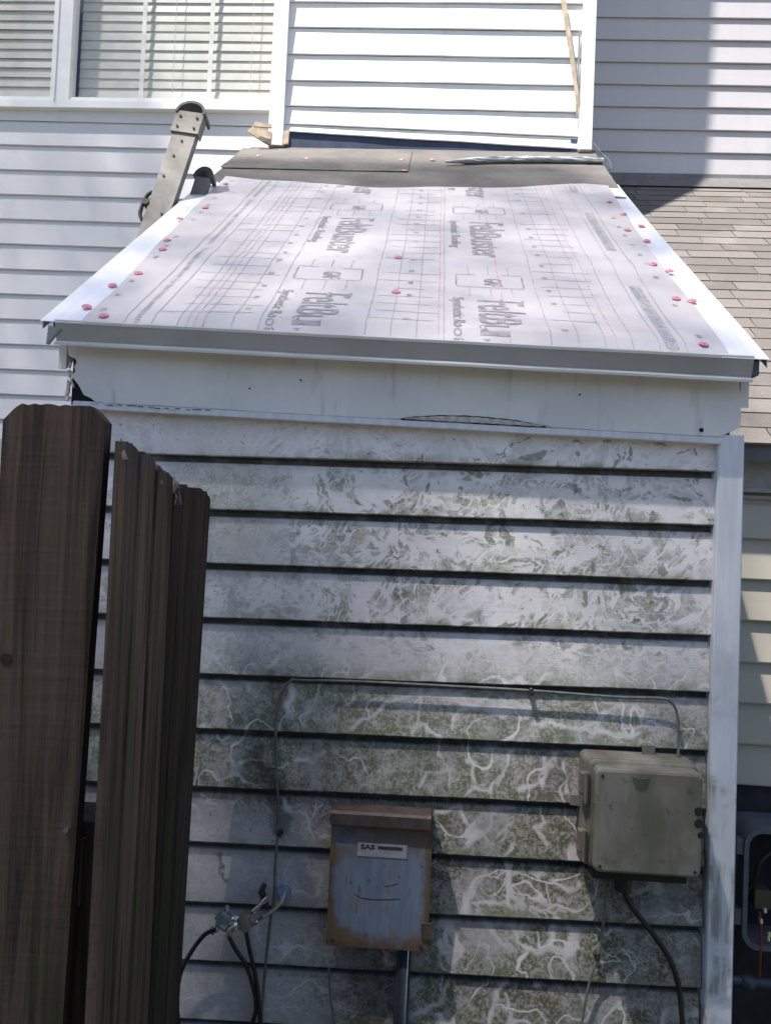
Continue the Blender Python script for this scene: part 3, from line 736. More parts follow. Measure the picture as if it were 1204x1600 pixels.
# front drip edge
for px in (470,905):
    b=MB(); c_=at(px,575+(px-100)*.052,-.0305); b.tube([(c_.x,-.0315,c_.z),(c_.x,-.029,c_.z)],.0022,8,smooth=False); b.build('nail_head',M_screw,fo)
zd=lambda x: 1.9968-(x+.725)*.0235
prof=[(.02,.028),(-.071,-.0005),(-.078,.0035),(-.081,.0010),(-.079,-.005),(-.068,-.036),(-.077,-.042),(-.076,-.0455),(-.063,-.039),(-.074,-.006),(.02,.022)]
de=xsweep('drip_edge',-.722,.640,prof,zd,M_metal,bo,40)
prof2=[(-.0785,.0040),(-.0822,.0012),(-.0812,-.0040),(-.0785,-.004)]
xsweep('drip_edge_lip',-.7215,.6395,prof2,zd,M_metal_edge,de,40)
prof3=[(-.0685,-.0352),(-.0788,-.0422),(-.0780,-.0468),(-.0755,-.0462),(-.0660,-.0392)]
xsweep('drip_edge_kick',-.7215,.6395,prof3,zd,M_metal_edge,de,40)
# rake flashings
slab('rake_flashing',lambda y:RXL(y)-.006,lambda y:RXL(y)+.085,-.082,1.17,.0030,.0012,M_flash,bo,40,3)
slab('rake_flashing',lambda y:RXR(y)-.085,lambda y:RXR(y)+.004,-.082,1.16,.0030,.0012,M_flash,bo,40,3)
b=MB()
for xf,sg in ((lambda y:RXL(y)-.006,-1),(lambda y:RXR(y)+.004,1)):
    rows=[]
    for j in range(12):
        y=-.070+1.23*j/11; x=xf(y); z=zroof(x,y)+.003
        rows.append([(x,y,z),(x+sg*.001,y,z-.022),(x-sg*.001,y,z-.022),(x-sg*.002,y,z-.001)])
    b=MB(); b.grid(rows,0,True); b.poly(rows[0]); b.build('rake_flashing_lip',M_metal,bo)
# bent flap of metal at the left front corner, dark end at the right
b=MB(); A=[at(76,508,-.075),at(96,512,-.075),at(95,515,-.078),at(76,538,-.07),at(72,537,-.072)]
b.poly(A); b.poly([Vector((p.x,p.y+.004,p.z)) for p in reversed(A)])
for i in range(5): j=(i+1)%5; b.poly([A[j],A[i],A[i]+Vector((0,.004,0)),A[j]+Vector((0,.004,0))])
b.build('bent_flashing_corner',M_metal,bo)
b=MB(); c0=at(1177,562,-.06); c1=at(1189,594,-.06); b.box(.6405,.6555,-.066,-.03,c1.z+.008,c0.z-.004); b.build('drip_edge_end',plain('dark_blue_metal',(.07,.075,.10),.5,.3),bo)

# ------------------------------------------------------------------ printed felt
def felt_left(y): 
    P=[(-.09,-.668),(.1,-.672),(.4,-.692),(.8,-.715),(1.16,-.735)]
    return np.interp(y,[p[0] for p in P],[p[1] for p in P])+.002*noise.noise(Vector((y*7,0,0)))
def felt_right(y):
    P=[(-.09,.597),(.1,.600),(.35,.594),(.8,.606),(1.16,.622)]
    return np.interp(y,[p[0] for p in P],[p[1] for p in P])+.002*noise.noise(Vector((y*7,9,0)))
def felt_top(x):
    return float(np.interp(x,[-.74,-.57,-.378,-.156,.063,.285,.513,.623],[1.150,1.097,1.042,1.028,1.038,1.082,1.128,1.119]))
def fh(x,y):
    base=zroof(x,y)+.0062
    wr=.0018*noise.noise(Vector((x*3.2,y*11,4)))+.0012*noise.noise(Vector((x*9,y*24,8)))+.0018*noise.noise(Vector((x*2.0,y*4.0,1)))
    tp=felt_top(x); wr+=.006*max(0,1-(tp-y)/.05)*(.5+.5*math.sin(x*14+1))*(1 if y<tp+1 else 0)
    # a slack fold across the lower third
    wr+=.0045*math.exp(-((y-.33-.05*math.sin(x*5))/.045)**2)*(.4+.6*abs(math.sin(x*3.3)))
    B=.015*max(0,math.cos(min(1.0,abs((x+.02)/.60))*math.pi/2))**.6*(1+.25*noise.noise(Vector((x*9,1,5))))   # slack roll of felt above the nose
    if y<-.048: wr+= B*(y+.076)/.028 - .12*(-.048-y)
    elif y<.22: q_=(y+.048)/.268; wr+= B*(1-q_)**2
    return base+wr
def fxj(x,y):   # printed lines follow the slack of the sheet
    return x+.0016*noise.noise(Vector((x*6,y*13,21)))+.0022*noise.noise(Vector((x*2,y*4,31)))
felt=MB()
NX,NY=150,170
rows=[]
for j in range(NY+1):
    row=[]
    for i in range(NX+1):
        x=-.70+1.30*i/NX; yt=felt_top(x*.98); y=-.076+(yt+.076)*(j/NY)
        xl_,xr_=felt_left(y),felt_right(y); x=xl_+(xr_-xl_)*i/NX
        row.append((x,y,fh(x,y)))
    rows.append(row)
felt.grid(rows,0)
felt.grid([[(x,y,z-.0015) for x,y,z in rows[0]],rows[0]]); felt.grid([rows[-1],[(x,y,z-.003) for x,y,z in rows[-1]]])
felt.grid([[r[0] for r in rows],[(r[0][0],r[0][1],r[0][2]-.0015) for r in rows]])
def strip_y(x,ya,yb,wd,mi,dx=0):     # line running up the slope
    n=max(2,int(abs(yb-ya)/.012)); rws=[]
    for k in range(n+1):
        y=ya+(yb-ya)*k/n; xc=fxj(x+dx*k/n,y)
        if y>felt_top(xc)-.004: continue
        rws.append([(xc-wd/2,y,fh(xc-wd/2,y)+.0009),(xc+wd/2,y,fh(xc+wd/2,y)+.0009)])
    if len(rws)>1: felt.grid([[r[0] for r in rws],[r[1] for r in rws]],mi)
def strip_x(xa,xb,y,wd,mi):
    n=max(2,int(abs(xb-xa)/.012)); rws=[]
    for k in range(n+1):
        x=xa+(xb-xa)*k/n; yy=y+.003*noise.noise(Vector((x*5,y*9,2)))
        if yy>felt_top(x)-.006: continue
        rws.append([(x,yy-wd/2,fh(x,yy-wd/2)+.0008),(x,yy+wd/2,fh(x,yy+wd/2)+.0008)])
    if len(rws)>1: felt.grid([[r[0] for r in rws],[r[1] for r in rws]],mi)
YB,YT=-.075,1.14
for x in (-.585,-.530,-.478,-.426,-.370,-.317,-.105,-.054,-.003,.051,.259,.312,.363,.416,.467,.518):
    strip_y(x,YB,YT,.0021,2)
for x in (-.445,.040,.385): strip_y(x,YB,YT,.0024,3)
strip_y(.180,YB,.50,.0028,3,-.004); strip_y(-.46,YB,YT,.003,4); strip_y(.174,.5,1.1,.0022,4)
rnd=random.Random(4)
y=-.03
while y<1.12:
    for xa,xb in ((-.53,-.317),(-.105,.05),(.259,.416)):
        if rnd.random()<.85: strip_x(xa+rnd.uniform(0,.05),xb-rnd.uniform(0,.05),y,.0022,4)
    y+=.047
PER=.562
def text_verts(body,size,bold=0.):
    cu=bpy.data.curves.new('t','FONT'); cu.body=body; cu.size=size; cu.offset=bold; cu.resolution_u=3
    ob=bpy.data.objects.new('t',cu); COL.objects.link(ob); bpy.context.view_layer.update()
    dg=bpy.context.evaluated_depsgraph_get(); me=ob.evaluated_get(dg).to_mesh()
    V=[tuple(v.co) for v in me.vertices]; Fc=[tuple(p.vertices) for p in me.polygons]
    ob.evaluated_get(dg).to_mesh_clear(); bpy.data.objects.remove(ob); bpy.data.curves.remove(cu)
    return V,Fc
def put_text(mb,body,xbase,ystart,length,height,mi,bold=0.,off=.0011,capratio=.72,ylim=None,slopex=0.):
    """reads down the slope, letter tops towards +x"""
    V,Fc=text_verts(body,1.0,bold); xs=[v[0] for v in V]; x0,x1=min(xs),max(xs)
    i=len(mb.v); P=[]
    for v in V:
        yy=ystart-(v[0]-x0)/(x1-x0)*length; xx=fxj(xbase+v[1]/capratio*height,yy)+slopex*(ystart-yy)
        P.append((xx,yy))
    keep=[f for f in Fc if all(P[k][1]>-.0755 and P[k][1]<felt_top(P[k][0])-.004 for k in f)]
    mb.v+= [(p[0],p[1],fh(p[0],p[1])+off) for p in P]
    for f in keep: mb.f.append(tuple(i+k for k in f)); mb.m.append(mi)
for cx0,sgn in ((-.252,0),(.124,1)):
    for k in (0,1,2):
        y0=.108+PER*k if sgn==0 else .108+PER*k
        put_text(felt,'Felt',cx0,y0,.092,.103,1,.004); put_text(felt,'Buster',cx0,y0-.098,.200,.088,1,.013)
        put_text(felt,'Synthetic Roofing' ,cx0-.054,y0+.012,.235,.026,1,.004)
        # bracketed mark and its ticks
        g0=y0+.150; 
        put_text(felt,'GAF',cx0+.020,g0-.020,.040,.042,1,.012)
        xa,xb=cx0-.046,cx0+.110
        strip_x(xa,xb,g0-.068,.0022,2); strip_x(xa,xa+.05,g0+.004,.0022,2); strip_x(xb-.05,xb,g0+.004,.0022,2)
        for xx in (xa,xb): strip_y(xx,g0-.062,g0-.002,.0042,1)
        for q in (.030,.078,.126): strip_y(cx0-.046+q+.0,g0-.070,g0-.125,.0024,2); strip_y(cx0-.046+q,g0+.008,g0+.055,.0024,2)
        for q in (.052,.098): strip_y(cx0+q,y0+.000,y0+.008,.0055,1)
for k in range(0,4):
    y0=.233+PER*k if k<3 else 0
    if k<3:
        ya,yb=y0,y0-.325
        for seg in range(14):
            a_=ya+(yb-ya)*seg/14; b_=ya+(yb-ya)*(seg+1)/14
            if b_<-.078: continue
            if a_>felt_top(.49)-.01: continue
            felt.grid([[(x,yy,fh(x,yy)+.0009) for x in (.479,.485,.492,.498,.505)] for yy in (b_,(a_+b_)/2,a_)],2)
        put_text(felt,'FASTEN EVERY SIX INCHES HERE',.4845,ya-.008,.31,.013,5,0,.0019)
for k in range(3):
    put_text(felt,'Use plastic cap nails only  For best results overlap here',-.567+.0,.06+.47*k+.30,.44,.017,2,.0)
# little numbers in the margins
for cx0,stp,nn,y0 in ((-.650,.078,15,-.02),(-.355,.073,15,.0),(-.028,.073,15,-.02),(.288,.0735,15,-.03),(.556,.077,15,-.01)):
    for k in range(nn):
        if rnd.random()<.85: put_text(felt,rnd.choice(('12','14','16','18','20','24','8','10')),cx0-.004+(-.04*(y0+stp*k) if cx0<-.6 else 0)*1.0,y0+stp*k,.012,.012,2,.03)
M_lightprint=plain('pale_print',(.50,.48,.50),.6)
fo2=felt.build('felt_sheet',[M_felt,M_ink,M_inkl,M_red,M_inkv,M_lightprint],bo,smooth=False)
# cap nails
def cap_nail(x,y,z,ang=0,sq=1.0):
    b=MB(); n=16; R_=.0100; nrm=Vector((.0243,-.736,1)).normalized(); ax=Vector((1,0,0)); ay=nrm.cross(ax).normalized(); ax=ay.cross(nrm)
    c=Vector((x,y,z)); tl=random.uniform(-.12,.12)
    rows=[]
    for r_,h in ((R_,.0),(R_,.0016),(R_*.8,.0028),(R_*.35,.0022),(R_*.32,.0034)):
        rows.append([c+ax*r_*math.cos(2*math.pi*k/n)*sq+ay*r_*math.sin(2*math.pi*k/n)+nrm*(h+tl*r_*math.cos(2*math.pi*k/n)+.0012) for k in range(n)])
    i=b.grid(rows,0,True); b.f.append(tuple(i+4*n+k for k in range(n))); b.m.append(1)
    return b.build('cap_nail',[M_nail,M_nailhead],bo)
NL=[(-.7,1.017),(-.728,.97),(-.674,.715),(-.71,.594),(-.676,.405),(-.66,.332),(-.658,.176),(-.685,.099),(-.686,-.02),(-.633,-.058),(-.056,.134),(-.064,.349),
    (.581,.92),(.598,.795),(.625,.69),(.575,.646),(.606,.559),(.57,.364),(.599,.326),(.569,.171),(.6,.161),(.555,-.05)]
for x,y in NL: cap_nail(x,y,fh(x,y)+.0005)
for x,y in ((-.119,1.451),(.003,1.462),(.09,1.444),(.169,1.469),(.381,1.506),(.594,1.533),(-.099,1.269),(-.497,1.439),(-.700,1.475)): cap_nail(x,y,zroof(x,y)+.0075)

# crumpled tube of foil backing lying on the dark underlayment
b=MB(); P=[]
for i in range(30):
    t=i/29; px=695+t*246; py=260-3*math.sin(t*3)+(-1)*t; q=atroof(px,py); z=zroof(q.x,q.y)
    P.append(Vector((q.x,q.y,z+.016)))
rows=[]
for i,p in enumerate(P):
    r_=.0035+.009*min(1,i/5)*(1 if i<27 else .8); row=[]
    for k in range(14):
        a_=2*math.pi*k/14; rr=r_*(1+.35*noise.noise(Vector((i*.55,k*.9,3))))
        row.append(p+Vector((0,math.cos(a_)*rr*1.5,math.sin(a_)*rr*.8+.002)))
    rows.append(row)
i0=b.grid(rows,0,True); b.poly(list(reversed(rows[0]))); b.poly(rows[-1])
tag(b.build('foil_tube',M_foil,None,smooth=False),'crumpled silvery foil tube lying across the dark underlayment by the chimney','foil tube')
# small loop of green-grey wire at the upper right corner
b=MB(); b.tube([at(926,222,1.60),at(938,238,1.55),at(952,252,1.50),at(954,264,1.48),at(944,268,1.46)],.0016,6); b.tube([at(930,236,1.58),at(948,246,1.52),at(952,262,1.47),at(946,256,1.50)],.0014,6)
tag(b.build('wire_loop',plain('green_black_wire',(.03,.05,.045),.5)),'thin dark wire curling off the upper right corner of the small roof','wire')
# broken splinters at the chimney's left foot
t_=thing('splintered_board','broken tan board ends sticking out at the left foot of the white chimney','broken board',tuple(at(410,215,1.60)))
for nm,pts,th in (('board_end',[(393,196),(424,206),(422,226),(398,212)],.02),('board_end',[(386,204),(398,196),(420,222),(412,222)],.012),('splinter',[(398,190),(424,194),(424,199),(396,197)],.01),('board_end',[(443,205),(452,203),(450,224),(442,225)],.01)):
    b=MB(); yy=1.62 if nm=='board_end' else 1.60
    A=[at(px,py,yy-.02+.003*pts[0][0]%.01) for px,py in pts]; B=[p+Vector((0,th,0)) for p in A]
    b.poly(list(reversed(A))); b.poly(B)
    for i in range(4): j=(i+1)%4; b.poly([A[i],A[j],B[j],B[i]])
    b.build(nm,M_tanwood,t_)

# ==================================================================  LADDER TOP
def ladder():
    t_=thing('ladder','worn grey metal ladder top with dark hooped end cap leaning left of the small roof','ladder',(at(258,330,.75).x,.55,0))
    top=at(306,176,.90); bot=at(254,330,.80); d=(top-bot).normalized(); foot=bot-d*2.3
    foot.z=max(foot.z,.02)
    side=Vector((1,0,0)); side=(side-d*side.dot(d)).normalized(); nrm=side.cross(d).normalized()
    if nrm.y>0: nrm=-nrm
    def fr(o): return lambda u,v,w_: o+side*u+nrm*v+d*w_
    L=(top-foot).length
    def channel(org,wd,dep,w0,w1,mat,name,par,thk=.003):
        f=fr(org); b=MB(); h=wd/2
        pr=[(-h,0),(-h,dep),(h,dep),(h,0),(h-thk,0),(h-thk,dep-thk),(-h+thk,dep-thk),(-h+thk,0)]
        rows=[[f(u,v,w0) for u,v in pr],[f(u,v,w1) for u,v in pr]]
        b.grid(rows,0,True)
        for r_ in rows:
            b.poly([r_[0],r_[1],r_[6],r_[7]]); b.poly([r_[1],r_[2],r_[5],r_[6]]); b.poly([r_[2],r_[3],r_[4],r_[5]])
        return b.build(name,mat,par)
    rail=channel(foot,.078,.026,0,L-.045,M_ladder,'rail',t_)
    channel(foot-nrm*.002,.092,.034,L-.11,L-.028,M_ladder,'end_sleeve',rail)
    f=fr(foot)
    for u,w_ in ((-.028,L-.09),(.028,L-.09),(-.028,L-.05),(.028,L-.05),(0,L-.14),(-.02,L-.28),(.015,L-.42),(-.01,L-.20)):
        b=MB(); c_=f(u,.034 if w_>L-.11 else .027,w_); b.tube([c_-nrm*.002,c_+nrm*.002],.0042,8,smooth=False); b.build('rivet',M_screw,rail)
    b=MB()  # hooped cap
    rows=[]
    for k in range(15):
        a_=math.pi*k/14; u=.050*math.cos(a_); w_=L-.034+.050*math.sin(a_)*.95
        rows.append([f(u*1.0,.036,w_),f(u*1.0,-.030,w_),f(u*.84,-.030,L-.034+(w_-L+.034)*.80),f(u*.84,.036,L-.034+(w_-L+.034)*.80)])
    b.grid(rows,0,True); b.poly(rows[0]); b.poly(rows[-1]); b.build('end_cap',plain('dark_hoop_rubber',(.06,.058,.065),.5,0,.2,30),t_,smooth=False)
    # second section's rounded end, just behind to the right
    b=MB(); o2=foot+side*.065-nrm*.075; f2=fr(o2); w0=L-.20; rows=[]
    for k in range(15):
        a_=math.pi*k/14; u=.034*math.cos(a_); ww=.042*math.sin(a_)
        rows.append([f2(u,.02,w0+ww),f2(u,-.02,w0+ww),f2(u*.65,-.02,w0+ww*.6),f2(u*.65,.02,w0+ww*.6)])
    b.grid(rows,0,True); b.poly(rows[0]); b.poly(rows[-1]); b.build('end_cap',plain('dark_hoop_rubber_b',(.07,.07,.075),.5),t_)
    channel(o2,.050,.018,.3,w0,M_ladder,'rail',t_)
    # latch bracket on the left edge, rungs below
    b=MB(); c_=f(-.052,.01,L-.40)
    b.tube([f(-.040,.02,L-.34),f(-.055,.02,L-.36),f(-.058,.02,L-.42),f(-.042,.02,L-.45)],.006,8); b.tube([f(-.048,-.01,L-.385),f(-.048,.03,L-.385)],.011,10,smooth=False); b.build('latch',M_screw,rail)
    for w_ in (L-.62,L-.92,L-1.22,L-1.52,L-1.82):
        b=MB(); b.tube([f(.03,-.004,w_),f(.40,-.004,w_)],.014,10,smooth=False); b.build('rung',M_ladder,t_)
    f3=foot+side*.43; channel(f3,.07,.026,0,L-.55,M_ladder,'rail',t_)
ladder()

# ==================================================================  FENCE
fence=thing('wooden_fence','dark weathered dog-ear picket fence in the left foreground','fence',(-.35,-.6,0))
def picket_from(front, back_off, name='picket', label=None, seed=0, chips=None, mat=M_fence):
    """front: list of (x,y,z) outline points of one broad face (counter-clockwise seen from outside), back_off: thickness vector"""
    b=MB(); A=[Vector(p) for p in front]; B=[p+Vector(back_off) for p in A]
    b.poly(A); b.poly(list(reversed(B)))
    for i in range(len(A)): j=(i+1)%len(A); b.poly([A[j],A[i],B[i],B[j]])
    o=b.build(name,mat,fence); o['offset']=(seed*3.7,seed*1.3,seed*5.1); o['tone']={1:.95,2:1.35,3:1.7,4:1.4,5:.55,6:.85}.get(seed,1.0)
    if label: o['label']=label
    return o
def down(px0,py0,slope,Y,z=0.0):
    a=at(px0,py0,Y); c=at(px0+slope*600,py0+600,Y); d=(c-a); t=(z-a.z)/d.z; return a+d*t
YP=-.60
rnd=random.Random(8)
tl=[(14,647),(24,637),(35,631)]; 
topedge=[(35+ i*9.7, 631+.3*i+rnd.uniform(-1.6,1.6)) for i in range(0,12)]
out=[at(px,py,YP) for px,py in [(5,656)]+tl[:-1]+topedge+[(151,642),(159,651),(166,660)]]
br=down(166,660,-.0725,YP); bl=down(5,656,-.055,YP)
pts=[bl,br]+list(reversed(out))
picket_from(pts,(.0,.019,0),label='broad dog-ear picket facing front',seed=1)
# neighbouring board to the left, out of frame mostly
b=MB(); b.box(bl.x-.16,bl.x-.015,YP,YP+.019,0,1.66); o=b.build('picket',M_fence,fence); o['offset']=(9,2,4); o['tone']=1.0
# rails behind the big picket
b=MB(); b.box(bl.x-1.2,-.395,YP+.020,YP+.058,1.105,1.19); o=b.build('rail',M_fence,fence); o['offset']=(2,7,4); o['tone']=1.0
b=MB(); b.box(bl.x-1.2,-.395,YP+.020,YP+.058,.30,.385); o=b.build('rail',M_fence,fence); o['offset']=(4,1,4); o['tone']=1.0
# receding pickets
ys=[-.612,-.475,-.345,-.21,-.06]
prs=[(198,217),(218,243),(244,271),(283,330)]
specs=[ # px of near/right-face start, far end; top polyline px (near->far)
 (198,217,[(198,690),(206,694),(217,706)],1,-.612,-.51),
 (221,243,[(221,706),(230,707),(243,722)],2,-.508,-.405),
 (247,271,[(247,735),(250,729),(256,735),(263,738),(271,746)],3,-.40,-.285),
 (273,286,[(273,772),(278,764),(286,760)],4,-.28,-.205),
 (289,329,[(289,757),(297,761),(312,763),(323,769),(329,781)],5,-.20,-.075)]
for pa,pb,top,sd,ya,yb in specs:
    n=len(top); A=[]
    tp_=[]
    for (qa,qb) in zip(top[:-1],top[1:]):
        for k in range(3): tp_.append((qa[0]+(qb[0]-qa[0])*k/3,qa[1]+(qb[1]-qa[1])*k/3+(rnd.uniform(-2.2,2.2) if k or qa is not top[0] else 0)))
    tp_.append(top[-1]); top=tp_
    for i,(px,py) in enumerate(top):
        t=(px-pa)/(pb-pa); A.append(at(px,py,ya+(yb-ya)*t))
    sa=-.058-.0*sd; na=down(pa,top[0][1],{1:-.052,2:-.050,3:-.050,4:-.047,5:-.058}[sd],ya); nb=down(pb,top[-1][1],{1:-.050,2:-.050,3:-.047,4:-.058,5:-.062}[sd],yb)
    lst=[na]+[nb]+list(reversed(A))
    picket_from(lst,((-.0135 if sd==1 else -.017),-.003,0),seed=sd+1)
b=MB(); q_=at(146,1275,-.55); b.box(q_.x-.055,q_.x+.012,-.57,-.50,0,q_.z); o=b.build('post',M_fence,fence); o['offset']=(6,2,3); o['tone']=.6
# splintered tops
for (px,py,yy) in ((246,735,-.395),(249,729,-.39),(252,731,-.38),(255,734,-.37),(273,765,-.275),(276,758,-.27),(279,755,-.26),(282,757,-.25),(284,761,-.24),(277,768,-.27),(200,691,-.61),(222,707,-.50)):
    b=MB(); c_=at(px,py,yy)+Vector((-.006,0,-.008)); a_=Vector((rnd.uniform(-.35,.35),rnd.uniform(-.3,.3),1)).normalized()*rnd.uniform(.010,.020)
    b.tube([c_-a_*1.2,c_+a_*.2,c_+a_],.0042,4,taper=.0008,smooth=False); b.build('splinter',M_rawwood,fence)
b=MB(); c_=at(105,1296,YP-.001); b.tube([c_+Vector((0,-.004,0)),c_+Vector((0,.006,0))],.0035,10,smooth=False); b.build('screw_head',M_steel,fence)
b=MB(); c_=at(10,1030,YP-.0005); b.tube([c_+Vector((0,-.0012,0)),c_+Vector((0,.004,0))],.0075,14,smooth=False); b.build('wood_knot',plain('dark_knot',(.024,.014,.012),.8,0,.5,200),fence)

# ==================================================================  ELECTRICAL BOX
eb=thing('electrical_box','rusty grey-blue metal disconnect box with a red-brown hood on the siding','electrical box',((RX0+RX1)/2,-.05,RZ0))
b=MB(); b.box(RX0,RX1,-.055,-.004,RZ0,RZ1+.002); body=b.build('body',M_rust,eb)
b=MB(); h0=at(515,1290,-.063); h1=at(673,1290,-.063); zt_=at(600,1274,-.067).z; zb2=at(600,1293,-.067).z
b.grid([[(h0.x,-.006,zt_-.002),(h1.x,-.006,zt_-.002)],[(h0.x,-.061,zt_+.002),(h1.x,-.061,zt_+.002)],[(h0.x,-.0665,zt_-.002),(h1.x,-.0665,zt_-.002)],[(h0.x,-.0665,zb2),(h1.x,-.0665,zb2)],[(h0.x,-.0645,zb2),(h1.x,-.0645,zb2)],[(h0.x,-.0645,zb2+.012),(h1.x,-.0645,zb2+.012)]])
for x in (h0.x,h1.x): b.poly([(x,-.006,zt_-.002),(x,-.061,zt_+.002),(x,-.0665,zt_-.002),(x,-.0665,zb2),(x,-.006,zb2)])
b.build('hood',M_rustlid,eb)
b=MB(); l0=at(559,1316,-.056); l1=at(635,1342,-.056); b.box(l0.x,l1.x,-.0562,-.055,l1.z,l0.z); lb=b.build('label',M_label,body)
b=MB(); s0=at(590,1322,-.057); s1=at(628,1329,-.057); b.box(s0.x,s1.x,-.0569,-.0563,s1.z,s0.z)
V,Fc=text_verts('SAS',1.0,.05); xs=[v[0] for v in V]; i=len(b.v); q0=at(563,1326,-.057); 
for v in V: b.v.append((q0.x+(v[0]-min(xs))/(max(xs)-min(xs))*.028,-.0566,q0.z+v[1]*.012))
for f in Fc: b.f.append(tuple(i+k for k in f)); b.m.append(0)
b.build('label_print',M_darkprint,lb)
b=MB(); pts=[at(px,py,-.0555) for px,py in ((553,1396),(563,1402),(580,1405),(605,1405),(624,1404))]
for a_,c_ in zip(pts[:-1],pts[1:]): b.poly([a_,c_,c_+Vector((0,0,-.0016)),a_+Vector((0,0,-.0016))])
pts=[at(px,py,-.0555) for px,py in ((597,1378),(601,1385),(612,1383),(622,1380))]
for a_,c_ in zip(pts[:-1],pts[1:]): b.poly([a_,c_,c_+Vector((0,0,-.0014)),a_+Vector((0,0,-.0014))])
b.build('scratch',M_darkprint,body)
b=MB(); c_=at(661,1452,-.055); b.box(c_.x-.004,RX1+.006,-.058,-.040,c_.z-.018,c_.z+.012); b.build('hasp',M_rustlid,eb)
b=MB(); x=at(633,1500,-.03).x; b.tube([(x,-.030,RZ0+.005),(x-.002,-.030,.9),(x-.012,-.028,.0)],.0145,14,smooth=False)
tag(b.build('conduit',M_conduit,None,smooth=True),'dark conduit pipe running down from the rusty electrical box','conduit')

# ==================================================================  UTILITY ENCLOSURE
for sx,sz in ((RX0+.012,RZ0+.010),(RX1-.014,RZ0+.010)):
    b=MB(); b.tube([(sx,-.0575,sz),(sx,-.054,sz)],.0032,10,smooth=False); b.build('screw_head',M_screw,body)
ue=thing('utility_enclosure','dirty beige plastic utility enclosure mounted beside the corner post','utility enclosure',(at(1005,1290,-.05).x,-.05,at(1005,1375,-.05).z))
a=at(926,1203,-.105); c=at(1098,1203,-.105); zt_=a.z; zb2=at(1000,1368,-.105).z
ex0,ex1=a.x+.006,c.x+.002
b=MB(); b.rbox(ex0-.012,ex1+.002,-.062,-.004,zb2-.006,zt_+.012,.012); base=b.build('base',M_enc,ue)
b=MB(); b.rbox(ex0-.006,ex1+.002,-.074,-.064,zb2-.004,zt_+.010,.012); b.rbox(ex0,ex1,-.105,-.0745,zb2,zt_+.004,.014,6); door=b.build('door',M_enc,ue)
b=MB()
for q in range(5):
    w_=.017-.0015*q; cc=at(1001,1215+q*4.2,-.1055); rows=[[(cc.x-w_+2*w_*k/8,-.1062,cc.z-.004*math.sin(math.pi*k/8)+.0008) for k in range(9)],[(cc.x-w_+2*w_*k/8,-.1052,cc.z-.004*math.sin(math.pi*k/8)-.0008) for k in range(9)]]
    b.grid(rows)
b.build('embossed_mark',M_enc,door)
for zc_ in (at(919,1228,-.07).z,at(915,1318,-.07).z):
    b=MB(); b.box(ex0-.021,ex0-.004,-.076,-.055,zc_-.026,zc_+.024); b.box(ex0-.022,ex0-.012,-.077,-.054,zc_-.012,zc_-.008); hg=b.build('hinge',plain('dark_beige_hinge',(.14,.12,.10),.5),ue)
    b=MB(); b.tube([(ex0-.012,-.078,zc_-.03),(ex0-.012,-.078,zc_+.028)],.004,8,smooth=False); b.build('hinge_pin',M_enc,hg)
b=MB(); z_=at(907,1253,-.05).z; b.box(ex0-.030,ex0-.006,-.030,-.020,z_-.014,z_+.006); b.build('mounting_tab',M_enc,ue); b=MB(); b.box(at(1012,1176,-.02).x-.012,at(1012,1176,-.02).x+.012,-.024,-.018,zt_+.005,zt_+.030); b.build('mounting_tab',M_enc,ue)
for px,py in ((1091,1268),(1091,1287),(1094,1305)):
    b=MB(); cc=at(px,py,-.106); b.tube([(cc.x,-.1068,cc.z),(cc.x,-.100,cc.z)],.0078 if py<1300 else .0058,16,smooth=False); b.build('knockout_plug',M_hole,door)
for sx,sz in ((ex0+.012,zb2+.012),(ex0+.012,zt_-.010),(ex1-.012,zb2+.012)):
    b=MB(); b.tube([(sx,-.1062,sz),(sx,-.102,sz)],.0030,10,smooth=False); b.build('screw_head',M_screw,door)
b=MB(); b.box(ex1-.001,ex1+.006,-.090,-.066,(zb2+zt_)/2-.05,(zb2+zt_)/2-.02); b.build('latch',M_enc,door)
b=MB(); zz=zb2-.006; b.box(ex0+.01,ex1-.01,-.058,-.006,zz-.024,zz-.001); b.tube([(at(975,1380,-.05).x,-.04,zz-.02),(at(975,1380,-.05).x,-.04,zz-.05)],.016,12,smooth=False); b.build('cable_gland',M_black,ue)

# ==================================================================  CABLES
def cable(name,pts,r,mat,label,group=None):
    b=MB(); b.tube([at(px,py,yy) for px,py,yy in pts],r,8); o=b.build(name,mat,None,smooth=True); return tag(o,label,'cable',group)
cable('cable',[(972,1385,-.04),(985,1415,-.035),(1020,1460,-.028),(1046,1500,-.026),(1060,1545,-.026),(1066,1610,-.026),(1070,1700,-.026)],.0052,M_black,'thick black cable curving down from the beige enclosure to the corner')
cable('cable',[(947,1385,-.04),(943,1430,-.022),(937,1475,-.024),(931,1500,-.024),(918,1545,-.022),(907,1610,-.022),(900,1700,-.022)],.0028,M_coaxg,'thin grey cable dropping straight from the left underside of the beige enclosure')
cable('cable',[(1058,1185,-.03),(1060,1150,-.025),(1057,1115,-.024),(1048,1097,-.024),(1030,1091,-.022),(960,1089,-.020),(828,1079,-.020),(700,1072,-.020),(560,1065,-.020),(470,1063,-.021),(455,1063,-.023),(440,1083,-.024),(432,1115,-.024),(431,1180,-.024),(434,1250,-.024),(434,1300,-.024),(430,1350,-.024),(428,1400,-.024),(421,1450,-.024),(413,1530,-.024),(408,1610,-.024),(405,1700,-.024)],.0028,M_coaxg,'thin weathered coax cable running along a siding lap then down the wall')
cable('cable',[(445,1393,-.030),(440,1408,-.040),(425,1424,-.045),(410,1433,-.048)],.0036,M_coaxw,'short dirty white cable between the wall bushing and the coax splitters')
